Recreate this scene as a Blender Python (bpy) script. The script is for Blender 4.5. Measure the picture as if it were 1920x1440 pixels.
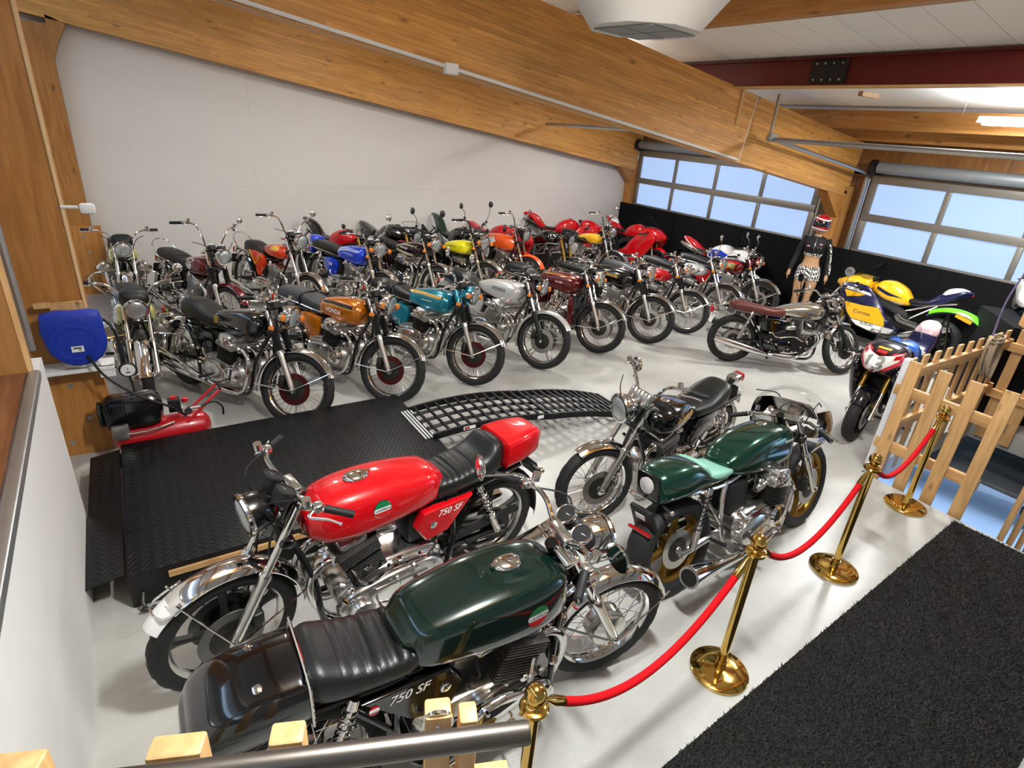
import bpy, math, random
from math import sin, cos, pi, radians as rad
from mathutils import Vector as V, Matrix as M
from mathutils.bvhtree import BVHTree
random.seed(7)
for o in list(bpy.data.objects): bpy.data.objects.remove(o)
scn = bpy.context.scene
COL = scn.collection

# ---------------------------------------------------------------- camera
CAMH = 2.75
cam = bpy.data.cameras.new('camera'); cam.sensor_width = 36.0; cam.lens = 36.0*1073/1920
cam.clip_start = .05; cam.clip_end = 200
camo = bpy.data.objects.new('camera', cam); COL.objects.link(camo)
camo.matrix_world = M(((0.84231808, 0.16367772, -0.51352688, 0), (-0.5339815, 0.38289023, -0.75382944, 0),
                       (0.07323934, 0.90917802, 0.40991624, CAMH), (0, 0, 0, 1)))
scn.camera = camo
# ---------------------------------------------------------------- world (overcast daylight outside) and exposure
w = bpy.data.worlds.new('sky'); scn.world = w; w.use_nodes = True
w.node_tree.nodes['Background'].inputs[0].default_value = (0.50, 0.70, 1.0, 1)
w.node_tree.nodes['Background'].inputs[1].default_value = 4.2
vs = scn.view_settings
vs.view_transform = 'Standard'; vs.look = 'None'; vs.gamma = 1; vs.use_curve_mapping = False; vs.exposure = 0.0
# lamps: (x, y, z, length, watts); each hangs as a fitting under the ceiling (built below)
LAMPS = [(8.3, 2.95, 3.22, .42, 150), (5.3, 6.9, 3.55, .42, 75), (1.2, 6.6, 4.05, .42, 68),
         (5.0, 1.6, 3.8, .42, 70), (1.3, .98, 4.0, .42, 178), (8.0, 8.2, 3.15, .42, 50), (3.1, 8.0, 4.08, .42, 34)]
LIGHTCOL = [(.97, .985, 1.), (1.0, .99, .97), (1.0, .99, .96), (.96, .985, 1.), (.93, .975, 1.), (1.0, .99, .97), (1.0, .99, .96)]
for k_, (x, y, z, ln, wt) in enumerate(LAMPS):
    for up in (0, 1):  # second pass: added upward fill brightening the ceiling; flood lamps shine only down
        L = bpy.data.lights.new('lamp_and_fill_light', 'AREA'); L.shape = 'RECTANGLE'; L.size = .16; L.size_y = ln; L.energy = wt*(.42 if up else 1.); L.color = LIGHTCOL[k_]
        lo = bpy.data.objects.new('lamp_and_fill_light', L); COL.objects.link(lo); lo.location = (x, y, z+.04 if up else z-.08)
        if up: lo.rotation_euler = (pi, 0, 0)

# ---------------------------------------------------------------- materials
def lin(h):
    if isinstance(h, str):
        h = h.lstrip('#'); c = [int(h[i:i+2], 16)/255 for i in (0, 2, 4)]
    else: c = h
    return tuple(((x/12.92) if x <= .04045 else ((x+.055)/1.055)**2.4) for x in c) + (1,)
MATS = {}
def mat(name, col, rough=.5, metal=0., coat=0., var=.08, scale=20., bump=0., bscale=60., emit=None, estr=0., trans=0., ior=1.45, alpha=1., sheen=0., stretch=None, spec=.5):
    if name in MATS: return MATS[name]
    m = bpy.data.materials.new(name); m.use_nodes = True; nt = m.node_tree; N = nt.nodes; b = N['Principled BSDF']
    c = lin(col)
    tc = N.new('ShaderNodeTexCoord'); src = tc.outputs['Object']
    if stretch:
        mp = N.new('ShaderNodeMapping'); mp.inputs['Scale'].default_value = stretch; nt.links.new(src, mp.inputs[0]); src = mp.outputs[0]
    if var > 0:
        nz = N.new('ShaderNodeTexNoise'); nz.inputs['Scale'].default_value = scale; nz.inputs['Detail'].default_value = 3
        nt.links.new(src, nz.inputs[0])
        mx = N.new('ShaderNodeMix'); mx.data_type = 'RGBA'; mx.inputs['A'].default_value = tuple(x*(1-var) for x in c[:3])+(1,)
        mx.inputs['B'].default_value = tuple(min(1, x*(1+var)) for x in c[:3])+(1,)
        nt.links.new(nz.outputs[0], mx.inputs['Factor']); nt.links.new(mx.outputs['Result'], b.inputs['Base Color'])
    else: b.inputs['Base Color'].default_value = c
    b.inputs['Roughness'].default_value = rough; b.inputs['Metallic'].default_value = metal
    b.inputs['Coat Weight'].default_value = coat; b.inputs['Coat Roughness'].default_value = .03
    b.inputs['IOR'].default_value = ior; b.inputs['Transmission Weight'].default_value = trans; b.inputs['Alpha'].default_value = alpha
    b.inputs['Sheen Weight'].default_value = sheen; b.inputs['Specular IOR Level'].default_value = spec
    if bump > 0:
        n2 = N.new('ShaderNodeTexNoise'); n2.inputs['Scale'].default_value = bscale; n2.inputs['Detail'].default_value = 4
        nt.links.new(src, n2.inputs[0]); bp = N.new('ShaderNodeBump'); bp.inputs['Strength'].default_value = bump; bp.inputs['Distance'].default_value = .01
        nt.links.new(n2.outputs[0], bp.inputs['Height']); nt.links.new(bp.outputs[0], b.inputs['Normal'])
    if emit: b.inputs['Emission Color'].default_value = lin(emit); b.inputs['Emission Strength'].default_value = estr
    MATS[name] = m; return m
def paint(col, metal=.0, rough=.25): return mat('paint_%s_%d' % (col, metal*10), col, rough, metal, 1.0, var=.03, scale=8)
CH = mat('chrome', '#e4e2de', .07, 1., var=.02)
AL = mat('polished_alloy', '#d4d2cd', .19, .97, var=.06, scale=30)
ALD = mat('cast_alloy', '#aeaba5', .36, .85, var=.12, scale=40, bump=.08)
STL = mat('galvanised_steel', '#b3b5b4', .35, .85, var=.12, scale=12)
GUN = mat('dark_alloy', '#34332f', .45, .7, var=.12)
BLK = mat('black_enamel', '#0b0b0c', .22, 0., .6, var=.1)
BLM = mat('matt_black', '#121212', .55, 0., var=.15)
RUB = mat('tyre_rubber', '#191918', .68, 0., var=.2, scale=60, bump=.12, bscale=140)
GRP = mat('grip_rubber', '#0d0d0d', .6, var=.1, bump=.2, bscale=200)
VIN = mat('black_vinyl', '#151514', .38, var=.12, bump=.12, bscale=180)
GLS = mat('lamp_lens', '#b4bcbc', .16, .6, 1., var=.25, scale=55, bump=.35, bscale=70)
AMB = mat('amber_lens', '#e07a10', .12, 0., 1., var=.1, scale=60)
RDL = mat('red_lens', '#a50f12', .12, 0., 1., var=.1)
MIR = mat('mirror_glass', '#c8cbcc', .03, 1., var=0)
CLR = mat('clear_screen', '#eef0ee', .03, 0., 0., var=0, trans=1., ior=1.08, alpha=.35)
SMK = mat('smoked_screen', '#3a3f42', .04, 0., 0., var=0, trans=.9, ior=1.08, alpha=.55)
GLD = mat('gold_anodised', '#8f6f2e', .35, .85, var=.08)
DSC = mat('brake_disc_steel', '#bdb9b2', .28, 1., var=.1, scale=80)
RST = mat('red_oxide_disc', '#4a1613', .4, .6, var=.15)
WHT = mat('white_plastic', '#e2e2df', .4, var=.03)
FACE = mat('gauge_face', '#14201e', .3, 0., .6, var=.1)
IRN = mat('black_cast_fins', '#33312e', .45, .5, var=.15)

# ---------------------------------------------------------------- mesh collector
def cr(pts, k=6, closed=False):
    P = [V(p) for p in pts]; n = len(P); out = []
    if n < 3 or k <= 1: return P
    rng = range(n if closed else n-1)
    for i in rng:
        p0 = P[(i-1) % n] if (closed or i > 0) else P[0]*2-P[1]; p1 = P[i]; p2 = P[(i+1) % n]
        p3 = P[(i+2) % n] if (closed or i+2 < n) else P[-1]*2-P[-2]
        for j in range(k):
            t = j/k; out.append(.5*((2*p1)+(p2-p0)*t+(2*p0-5*p1+4*p2-p3)*t*t+(3*p1-p0-3*p2+p3)*t**3))
    if not closed: out.append(P[-1])
    return out
def frame(ax):
    a = V(ax).normalized(); u = V((0, 0, 1)) if abs(a.z) < .9 else V((1, 0, 0))
    x = a.cross(u).normalized(); y = a.cross(x); return a, x, y
class G:
    def __init__(s): s.v = []; s.f = []
    def add(s, vs, fs):
        n = len(s.v); s.v += [tuple(p) for p in vs]; s.f += [tuple(i+n for i in q) for q in fs]; return s
    def loft(s, rings, cap=True, closed=False):
        n = len(rings[0]); vs = [p for r in rings for p in r]; fs = []; m = len(rings)
        for i in range(m if closed else m-1):
            a = i*n; b = ((i+1) % m)*n
            for j in range(n):
                k = (j+1) % n; fs.append((a+j, a+k, b+k, b+j))
        if cap and not closed: fs.append(tuple(range(n-1, -1, -1))); fs.append(tuple((m-1)*n+j for j in range(n)))
        return s.add(vs, fs)
    def tube(s, pts, r, n=8, closed=False, cap=True, flat=1.):
        P = [V(p) for p in pts]; m = len(P); rings = []; prev = None
        for i in range(m):
            if closed: t = P[(i+1) % m]-P[i-1]
            else: t = P[min(i+1, m-1)]-P[max(i-1, 0)]
            t.normalize()
            if prev is None:
                _, x, y = frame(t)
            else:
                x = prev-t*prev.dot(t)
                if x.length < 1e-6: _, x, y = frame(t)
                x.normalize(); y = t.cross(x)
            prev = x; rr = r[i] if isinstance(r, (list, tuple)) else r
            rings.append([P[i]+x*(rr*cos(2*pi*j/n))+y*(rr*flat*sin(2*pi*j/n)) for j in range(n)])
        return s.loft(rings, cap, closed)
    def lathe(s, prof, o=(0, 0, 0), ax=(0, 1, 0), n=24, cap=True, arc=None):
        a, x, y = frame(ax); o = V(o)
        rings = [[o+a*h+(x*cos(2*pi*j/n)+y*sin(2*pi*j/n))*max(r, 1e-5) for j in range(n)] for r, h in prof]
        return s.loft(rings, cap)
    def box(s, c, d, R=None):
        c = V(c); h = [x/2 for x in d]
        vs = [V((i*h[0], j*h[1], k*h[2])) for i in (-1, 1) for j in (-1, 1) for k in (-1, 1)]
        if R is not None: vs = [R @ p for p in vs]
        return s.add([c+p for p in vs], [(0, 1, 3, 2), (4, 6, 7, 5), (0, 4, 5, 1), (2, 3, 7, 6), (0, 2, 6, 4), (1, 5, 7, 3)])
    def rbox(s, c, d, b=.01, R=None, seg=2):
        # box with rounded vertical (z) edges and chamfered top and bottom
        c = V(c); hx, hy, hz = [x/2 for x in d]; b = min(b, hx*.99, hy*.99, hz*.99)
        def ring(off, z):
            out = []
            for (sx, sy, a0) in ((1, 1, 0), (-1, 1, 90), (-1, -1, 180), (1, -1, 270)):
                for k in range(seg+1):
                    a = rad(a0+90*k/seg); out.append(V((sx*(hx-b)+cos(a)*(b-off), sy*(hy-b)+sin(a)*(b-off), z)))
            return out
        rs = [ring(b*.7, -hz), ring(b*.2, -hz+b*.3), ring(0, -hz+b), ring(0, hz-b), ring(b*.2, hz-b*.3), ring(b*.7, hz)]
        if R is not None: rs = [[R @ p for p in r] for r in rs]
        return s.loft([[c+p for p in r] for r in rs])
    def ext(s, poly, y0, y1, bev=.0, axis='y', sm=0):
        # polygon in the plane normal to axis, extruded y0..y1 with a bevelled y1 (and y0) rim
        if sm: poly = [(p.x, p.y) for p in cr([(a, b, 0) for a, b in poly], sm, True)]
        cx = sum(p[0] for p in poly)/len(poly); cy = sum(p[1] for p in poly)/len(poly)
        ext_ = max(max(abs(p[0]-cx), abs(p[1]-cy)) for p in poly)
        def ring(h, k):
            q = [(cx+(a-cx)*k, cy+(b-cy)*k) for a, b in poly]
            if axis == 'y': return [V((a, h, b)) for a, b in q]
            if axis == 'x': return [V((h, a, b)) for a, b in q]
            return [V((a, b, h)) for a, b in q]
        k = 1-bev/ext_ if bev else 1; d = (1 if y1 > y0 else -1)*bev
        rs = [ring(y0, k), ring(y0+d, 1), ring(y1-d, 1), ring(y1-d*.3, 1-(1-k)*.3), ring(y1, k)] if bev else [ring(y0, 1), ring(y1, 1)]
        return s.loft(rs)
    def ball(s, c, r, n=14, m=9, sc=(1, 1, 1)):
        rings = []
        for i in range(m+1):
            a = -pi/2+pi*i/m; rr = max(cos(a), 1e-4)
            rings.append([V((c[0]+r*sc[0]*rr*cos(2*pi*j/n), c[1]+r*sc[1]*rr*sin(2*pi*j/n), c[2]+r*sc[2]*sin(a))) for j in range(n)])
        return s.loft(rings)
    def xf(s, mtx):
        s.v = [tuple(mtx @ V(p)) for p in s.v]; return s
    def mirror(s):
        n = len(s.v); fs = list(s.f)
        s.v += [(x, -y, z) for x, y, z in s.v]; s.f += [tuple(i+n for i in reversed(q)) for q in fs]; return s
    def mesh(s, name, m, ang=38):
        me = bpy.data.meshes.new(name); me.from_pydata(s.v, [], s.f); me.validate(); 
        me.shade_smooth()
        if ang < 180: me.set_sharp_from_angle(angle=rad(ang))
        me.materials.append(m); fixn(me); return me
import bmesh
def fixn(me):
    b = bmesh.new(); b.from_mesh(me); bmesh.ops.recalc_face_normals(b, faces=b.faces); b.to_mesh(me); b.free()
def link(name, data, parent=None, **kw):
    o = bpy.data.objects.new(name, data); COL.objects.link(o)
    if parent is not None: o.parent = parent
    for k, v in kw.items(): o[k] = v
    return o
def ob(name, g, m, parent=None, ang=38, **kw):
    return link(name, g.mesh(name, m, ang) if isinstance(g, G) else g, parent, **kw)
def thing(name, label, cat, loc=(0, 0, 0), rz=0, group=None):
    o = link(name, None, None, label=label, category=cat); o.location = loc; o.rotation_euler = (0, 0, rz); o.empty_display_size = .1
    if group: o['group'] = group
    return o
def tag(o, label, cat, group=None):
    o['label'] = label; o['category'] = cat
    if group: o['group'] = group
    return o
def struct(name, g, m, parent=None, **kw):
    o = ob(name, g, m, parent, **kw)
    if parent is None: o['kind'] = 'structure'
    return o
TXT = {}
def textmesh(t, shear=0., bold=.0, sp=1.):
    k = (t, shear, bold, sp)
    if k not in TXT:
        c = bpy.data.curves.new('t', 'FONT'); c.body = t; c.shear = shear; c.offset = bold; c.align_x = 'CENTER'; c.align_y = 'CENTER'; c.space_character = sp; c.resolution_u = 3
        o = bpy.data.objects.new('t', c); me = bpy.data.meshes.new_from_object(o)
        TXT[k] = ([(v.co.x, v.co.y) for v in me.vertices], [tuple(p.vertices) for p in me.polygons])
        bpy.data.objects.remove(o); bpy.data.meshes.remove(me); bpy.data.curves.remove(c)
    return TXT[k]
def wood(name, c1, c2, axis=0, scale=1., rough=.5, knots=True, seg=0.):
    if name in MATS: return MATS[name]
    m = bpy.data.materials.new(name); m.use_nodes = True; nt = m.node_tree; N = nt.nodes; L = nt.links; b = N['Principled BSDF']
    tc = N.new('ShaderNodeTexCoord'); oi = N.new('ShaderNodeObjectInfo')
    ad = N.new('ShaderNodeVectorMath'); ad.operation = 'ADD'; L.new(tc.outputs['Object'], ad.inputs[0])
    cx = N.new('ShaderNodeCombineXYZ'); mu = N.new('ShaderNodeMath'); mu.operation = 'MULTIPLY'; mu.inputs[1].default_value = 37.; L.new(oi.outputs['Random'], mu.inputs[0])
    for i in range(3): L.new(mu.outputs[0], cx.inputs[i])
    L.new(cx.outputs[0], ad.inputs[1])
    mp = N.new('ShaderNodeMapping'); s = [9*scale]*3; s[axis] = .8*scale; mp.inputs['Scale'].default_value = s; L.new(ad.outputs[0], mp.inputs[0])
    n1 = N.new('ShaderNodeTexNoise'); n1.inputs['Scale'].default_value = 3; n1.inputs['Detail'].default_value = 5; n1.inputs['Distortion'].default_value = .6; L.new(mp.outputs[0], n1.inputs[0])
    rp = N.new('ShaderNodeValToRGB'); rp.color_ramp.elements[0].position = .3; rp.color_ramp.elements[1].position = .72
    rp.color_ramp.elements[0].color = lin(c2); rp.color_ramp.elements[1].color = lin(c1); L.new(n1.outputs[0], rp.inputs[0])
    # board-to-board variation
    hs = N.new('ShaderNodeHueSaturation'); mr = N.new('ShaderNodeMapRange'); mr.inputs['To Min'].default_value = .86; mr.inputs['To Max'].default_value = 1.1
    if seg:
        sx = N.new('ShaderNodeSeparateXYZ'); L.new(tc.outputs['Object'], sx.inputs[0]); m1 = N.new('ShaderNodeMath'); m1.operation = 'MULTIPLY_ADD'; m1.inputs[1].default_value = seg
        L.new(sx.outputs[axis], m1.inputs[0]); L.new(mu.outputs[0], m1.inputs[2]); fl = N.new('ShaderNodeMath'); fl.operation = 'FLOOR'; L.new(m1.outputs[0], fl.inputs[0])
        wn = N.new('ShaderNodeTexWhiteNoise'); wn.noise_dimensions = '2D'; cv = N.new('ShaderNodeCombineXYZ'); L.new(fl.outputs[0], cv.inputs[0]); L.new(mu.outputs[0], cv.inputs[1]); L.new(cv.outputs[0], wn.inputs['Vector']); L.new(wn.outputs[0], mr.inputs[0])
        mr.inputs['To Min'].default_value = .84; mr.inputs['To Max'].default_value = 1.13
    else: L.new(oi.outputs['Random'], mr.inputs[0])
    L.new(mr.outputs[0], hs.inputs['Value']); L.new(rp.outputs[0], hs.inputs['Color']); out = hs.outputs[0]
    if knots:
        m2 = N.new('ShaderNodeMapping'); s2 = [6.5*scale]*3; s2[axis] = 2.6*scale; m2.inputs['Scale'].default_value = s2; L.new(ad.outputs[0], m2.inputs[0])
        vo = N.new('ShaderNodeTexVoronoi'); vo.inputs['Scale'].default_value = 1.; L.new(m2.outputs[0], vo.inputs[0])
        r2 = N.new('ShaderNodeValToRGB'); r2.color_ramp.elements[0].position = .05; r2.color_ramp.elements[1].position = .17
        r2.color_ramp.elements[0].color = (.25, .25, .25, 1); r2.color_ramp.elements[1].color = (1, 1, 1, 1); L.new(vo.outputs[0], r2.inputs[0])
        mx = N.new('ShaderNodeMix'); mx.data_type = 'RGBA'; mx.blend_type = 'MULTIPLY'; mx.inputs['Factor'].default_value = .8
        L.new(out, mx.inputs['A']); L.new(r2.outputs[0], mx.inputs['B']); out = mx.outputs['Result']
    L.new(out, b.inputs['Base Color']); b.inputs['Roughness'].default_value = rough
    bp = N.new('ShaderNodeBump'); bp.inputs['Strength'].default_value = .1; bp.inputs['Distance'].default_value = .003; L.new(n1.outputs[0], bp.inputs['Height']); L.new(bp.outputs[0], b.inputs['Normal'])
    MATS[name] = m; return m
# ================================================================ the room
GLU = wood('glulam_spruce', '#d9a257', '#bf843c', 0, 1., seg=1.3); GLUV = wood('glulam_spruce_upright', '#b8813f', '#9a6428', 2, 1.)
GLUY = wood('purlin_spruce', '#c08a4a', '#a06a30', 1, 1.); PINE = wood('pale_pine', '#dcb27a', '#c2935a', 2, 1.2); PINEY = wood('pale_pine_rail', '#d8ad74', '#bd8d55', 1, 1.2); PINEX = wood('pale_pine_batten', '#d8ad74', '#bd8d55', 0, 1.2)
WALLM = mat('white_painted_board', '#d8d6d1', .6, var=.025, scale=3, bump=.05, bscale=40)
def floor_mat():
    m = bpy.data.materials.new('grey_painted_chipboard'); m.use_nodes = True; nt = m.node_tree; N = nt.nodes; L = nt.links; b = N['Principled BSDF']
    tc = N.new('ShaderNodeTexCoord')
    n0 = N.new('ShaderNodeTexNoise'); n0.inputs['Scale'].default_value = 1.6; n0.inputs['Detail'].default_value = 5; L.new(tc.outputs['Object'], n0.inputs[0])
    rp = N.new('ShaderNodeValToRGB'); rp.color_ramp.elements[0].color = lin('#a5a39c'); rp.color_ramp.elements[1].color = lin('#b8b6af'); rp.color_ramp.elements[0].position = .35; rp.color_ramp.elements[1].position = .65
    L.new(n0.outputs[0], rp.inputs[0]); L.new(rp.outputs[0], b.inputs['Base Color'])
    # flakes of the chipboard under the paint: two crossed sets of stretched cells
    hs = []
    for rz, sc in ((.5, (26, 75, 1)), (2.1, (30, 80, 1))):
        mp = N.new('ShaderNodeMapping'); mp.inputs['Rotation'].default_value = (0, 0, rz); mp.inputs['Scale'].default_value = sc; L.new(tc.outputs['Object'], mp.inputs[0])
        vo = N.new('ShaderNodeTexVoronoi'); vo.voronoi_dimensions = '2D'; vo.inputs['Scale'].default_value = 1.; L.new(mp.outputs[0], vo.inputs[0])
        sp = N.new('ShaderNodeSeparateColor'); L.new(vo.outputs['Color'], sp.inputs[0]); hs.append(sp.outputs[0])
    a = N.new('ShaderNodeMath'); a.operation = 'ADD'; L.new(hs[0], a.inputs[0]); L.new(hs[1], a.inputs[1])
    bp = N.new('ShaderNodeBump'); bp.inputs['Strength'].default_value = .8; bp.inputs['Distance'].default_value = .0018; L.new(a.outputs[0], bp.inputs['Height']); L.new(bp.outputs[0], b.inputs['Normal'])
    b.inputs['Roughness'].default_value = .33; b.inputs['Specular IOR Level'].default_value = .5
    return m
FLM = floor_mat()
XW, YW, XL = 10.1, 10.59, -.56           # door wall, long white wall, near left wall
# floor: slab with the stairwell left open (x > 5.47, y < 2.02)
g = G()
for (x0, x1, y0, y1) in ((-1.6, 5.47, -4., YW), (5.47, XW, 2.02, YW), (8.0, XW, -4., 2.02)):
    g.box(((x0+x1)/2, (y0+y1)/2, -.11), (x1-x0, y1-y0, .22))
struct('floor', g, FLM)
# white board wall: backing plus separate boards with fine joints
wb_ = struct('wall_back', G().box((4.6, YW+.09, 2.2), (12.4, .1, 4.8)), WALLM)
for i, (x0, x1) in enumerate(((-1.2, 1.83), (1.83, 5.0), (5.0, 8.2), (8.2, 10.7))):
    for (z0, z1) in ((0, 1.525), (1.525, 4.4)):
        ob('board', G().box(((x0+x1)/2, YW+.02, (z0+z1)/2), (x1-x0-.0012, .04, z1-z0-.0014)), WALLM, wb_)
BLKB = mat('black_fabric_board', '#0a0a0b', .85, var=.25, scale=30, bump=.1, spec=.2)
# ---- door wall
WD = wood('door_wall_timber', '#9a6a38', '#74491f', 2, 1.)
wr = struct('wall_right', G().box((XW+.2, 4.2, 3.35), (.12, 12.8, 1.8)).box((XW+.2, 5.47, 1.2), (.12, .9, 2.6)).box((XW+.2, 10.6, 1.2), (.12, .5, 2.6)).box((XW+.2, 4.2, .45), (.12, 12.8, .9)).box((XW+.2, -.7, 1.2), (.12, 2.6, 2.6)), WD)
# the black barrier boards in front of the doors
bb = ob('barrier_board', G().box((9.9, 6.2, .655), (.03, 8.7, 1.29)), BLKB); tag(bb, 'long matt black board barrier standing in front of both garage doors', 'barrier')
for i in range(5): ob('board', G().box((9.878, 9.68-i*1.74, .65), (.015, 1.72, 1.3)), BLKB, bb)
PANE = mat('frosted_daylight_pane', '#5d6b80', .3, var=.04, scale=.8, emit='#aecbf6', estr=.92)
DFR = mat('door_frame_alloy', '#8d8880', .4, .6, var=.1, scale=10)
DGR = mat('grey_spring_tube', '#8f9497', .45, .5, var=.1, scale=15)
def garage_door(n, y0, y1, label):
    d = thing('door_%d' % n, label, 'garage door', (XW, 0, 0)); d['kind'] = 'structure'
    nP = 4; pitch = (y1-y0)/nP
    for (z0, z1) in ((2.34, 2.47), (1.76, 1.88), (1.17, 1.31)):
        ob('rail', G().rbox((0, (y0+y1)/2, (z0+z1)/2), (.05, y1-y0+.1, z1-z0), .006), DFR, d)
    for k in range(2):
        z0, z1 = ((1.88, 2.34), (1.31, 1.76))[k]
        for i in range(nP+1):
            ob('stile', G().rbox((0, y1-i*pitch, (z0+z1)/2), (.045, .075 if 0 < i < nP else .11, z1-z0), .006), DFR, d)
        for i in range(nP):
            ob('pane', G().box((.015, y1-(i+.5)*pitch, (z0+z1)/2), (.012, pitch-.07, z1-z0)), PANE, d)
    ob('lower_section', G().box((0, (y0+y1)/2, .58), (.05, y1-y0, 1.16)), DFR, d)
    # tracks: upright guide, bent into a sloping ceiling track, on both sides
    for yy in (y1+.12, y0-.12):
        pts = [(-.06, yy, .2), (-.06, yy, 2.2), (-.1, yy, 2.42), (-.25, yy, 2.5), (-2.85, yy, 2.86)]
        ob('track', G().tube(cr(pts, 4), .028, 6), STL, d)
        ob('guide_angle', G().box((-.02, yy, 1.2), (.03, .07, 2.4)), STL, d)
    ob('hanger', G().box((-2.8, y1+.12, 3.1), (.03, .03, .55)).box((-2.75, y1+.12, 2.86), (.14, .06, .1)), STL, d)
    ob('cross_bar', G().tube([(-2.72, y1+.14, 2.84), (-2.72, y0-.14, 2.84)], .03, 8), STL, d)
    sp = ob('spring_tube', G().lathe([(.085, 0), (.085, 2.1)], (-.13, y1-.05, 2.58), (0, -1, 0), 20), DGR, d)
    ob('drum', G().lathe([(.12, 0), (.12, .06), (.08, .08)], (-.13, y1+.06, 2.57), (0, -1, 0), 22), GUN, d)
    ob('shaft', G().tube([(-.13, y1+.1, 2.58), (-.13, y0-.1, 2.58)], .015, 8), STL, d)
garage_door(1, 5.92, 10.3, 'grey sectional garage door with frosted panes by the white wall')
garage_door(2, .72, 5.02, 'grey sectional garage door with frosted panes above the stair opening')
# ---- glulam frames: lamellas stacked to sloping beams, columns
SL = -.146; ANG = math.atan(-SL)
def beam(label, y, x0, x1, z0, h, wd, n, cat='roof beam'):
    # z0: underside height at x = 0
    b = thing('glulam_beam', label, cat, (x0, y, z0+SL*x0)); b.rotation_euler = (0, ANG, 0)
    L_ = (x1-x0)/cos(ANG); t = h/n
    for i in range(n):
        me = G().box((0, 0, 0), (L_-random.random()*.02, wd-random.choice((0, .002, .004)), t-.0012)).mesh('lamella', GLU)
        o = link('lamella', me, b); o.location = (L_/2, 0, t*(i+.5))
    return b
b1 = beam('long glulam beam lying along the top of the white wall', 10.44, -.9, 10.0, 3.485, .83, .2, 18)
b2 = beam('big knotty glulam beam crossing the hall over the bikes', 5.47, -.9, 10.0, 3.555, .83, .2, 20)
ob('end_splice', G().box((8.05, 0, .415), (.012, .204, .83)), WHT, b2)
b3 = beam('glulam beam overhead behind the camera', .35, -.9, 10.0, 3.62, .83, .2, 10)
for i, (x, y) in enumerate(((1.5, 5.33), (6.0, 5.33))): pass
# end brackets and conduit on the big beam
cd = ob('cable_conduit', G().tube([(x, 5.345, 3.555+SL*x+.03) for x in (-.4, 1.5, 3.4, 5.2, 7.0)], .017, 8), WHT); tag(cd, 'white cable conduit running along the lower edge of the big beam', 'conduit')
x = 2.68; jb = ob('junction_box', G().rbox((x, 5.33, 3.555+SL*x+.02), (.13, .07, .09), .01), WHT); tag(jb, 'small white junction box on the conduit of the big beam', 'junction box')
def column(label, y, x0, x1, zt, knee):
    c = thing('glulam_column', label, 'column', (0, y, 0))
    n = 5; t = (x1-x0)/n
    for i in range(n): ob('lamella', G().box((x0+t*(i+.5), 0, zt/2), (t-.001, .2, zt)), GLUV, c)
    return c
c1 = column('near glulam column carrying the blue reel by the left wall', 5.4, -1.75, -.40, 3.5, 0)
c2 = column('glulam column in the far corner of the white wall', 10.44, -1.1, -.50, 3.5, 0)
c3 = column('glulam post between the two garage doors behind the mannequin', 5.47, 9.93, 10.22, 2.25, 0)
c4 = column('glulam post in the corner beside the far garage door', 10.45, 9.93, 10.22, 2.25, 0)
ob('knee', G().ext([(9.45, 2.17), (9.93, 1.75), (9.93, 2.17)], -.09, .09), GLUV, c3)
ob('knee', G().ext([(9.55, 2.1), (9.93, 1.75), (9.93, 2.1)], -.09, .09), GLUV, c4)
ob('knee', G().ext([(-.5, 3.1), (-.42, 3.3), (-.3, 3.52), (-.5, 3.6)], -.1, .1), GLUV, c2)
for (z, xx) in ((.62, -.62), (.32, -.55), (.12, -.7)):
    ob('bolt', G().lathe([(.05, 0), (.05, .006), (.02, .008), (.02, .02), (0, .02)], (xx, -.1, z), (0, -1, 0), 16), STL, c1)
for (z, xx) in ((.85, -.62), (.62, -.58)):
    ob('bolt', G().lathe([(.045, 0), (.045, .006), (.02, .008), (.02, .02), (0, .02)], (xx, -.1, z), (0, -1, 0), 12), STL, c2)
ob('plate', G().box((-.75, -.105, .5), (.72, .012, 1.0)), GLUV, c2); ob('plate', G().box((-.78, -.108, .38), (.74, .016, .76)), GLUV, c1)
# purlins, red steel beam, ceiling boards
def ztop(x): return 3.555+SL*x+.83/cos(ANG)
def purlin(x, h, wd, m, label, name='purlin', cat='purlin'):
    o = ob(name, G().rbox((0, 0, h/2), (wd, 14.6, h), .006), m); o.location = (x, 3.25, ztop(x)+.005); return tag(o, label, cat)
purlin(4.75, .26, .14, GLUY, 'wooden purlin next to the ceiling heater')
purlin(9.05, .24, .14, GLUY, 'wooden purlin running to the right above the hanging lamp')
purlin(9.95, .24, .16, GLUY, 'wooden wall plate purlin directly above the garage doors')
purlin(2.4, .26, .14, GLUY, 'wooden purlin above the near bikes'); purlin(.2, .26, .14, GLUY, 'wooden purlin beside the left column')
RED = mat('red_primer_steel', '#5e1712', .5, .2, var=.12, scale=6)
rb = thing('steel_beam', 'dark red steel beam under the ceiling with a bolted black splice', 'steel beam', (6.75, 3.25, ztop(6.75)))
ob('web', G().box((0, 0, .14), (.012, 14.6, .25)), RED, rb)
for z in (.008, .272): ob('flange', G().box((0, 0, z), (.15, 14.6, .014)), RED, rb)
ob('wood_strip', G().box((-.02, 0, -.012), (.14, 14.4, .02)), PINEY, rb)
spl = ob('splice_plate', G().box((-.02, .95, .14), (.02, .42, .23)), BLM, rb)
for i in range(4):
    for z in (.06, .22): ob('bolt', G().lathe([(.012, 0), (.012, .012), (0, .012)], (-.03, .80+i*.10, z), (-1, 0, 0), 6), STL, spl)
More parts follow.
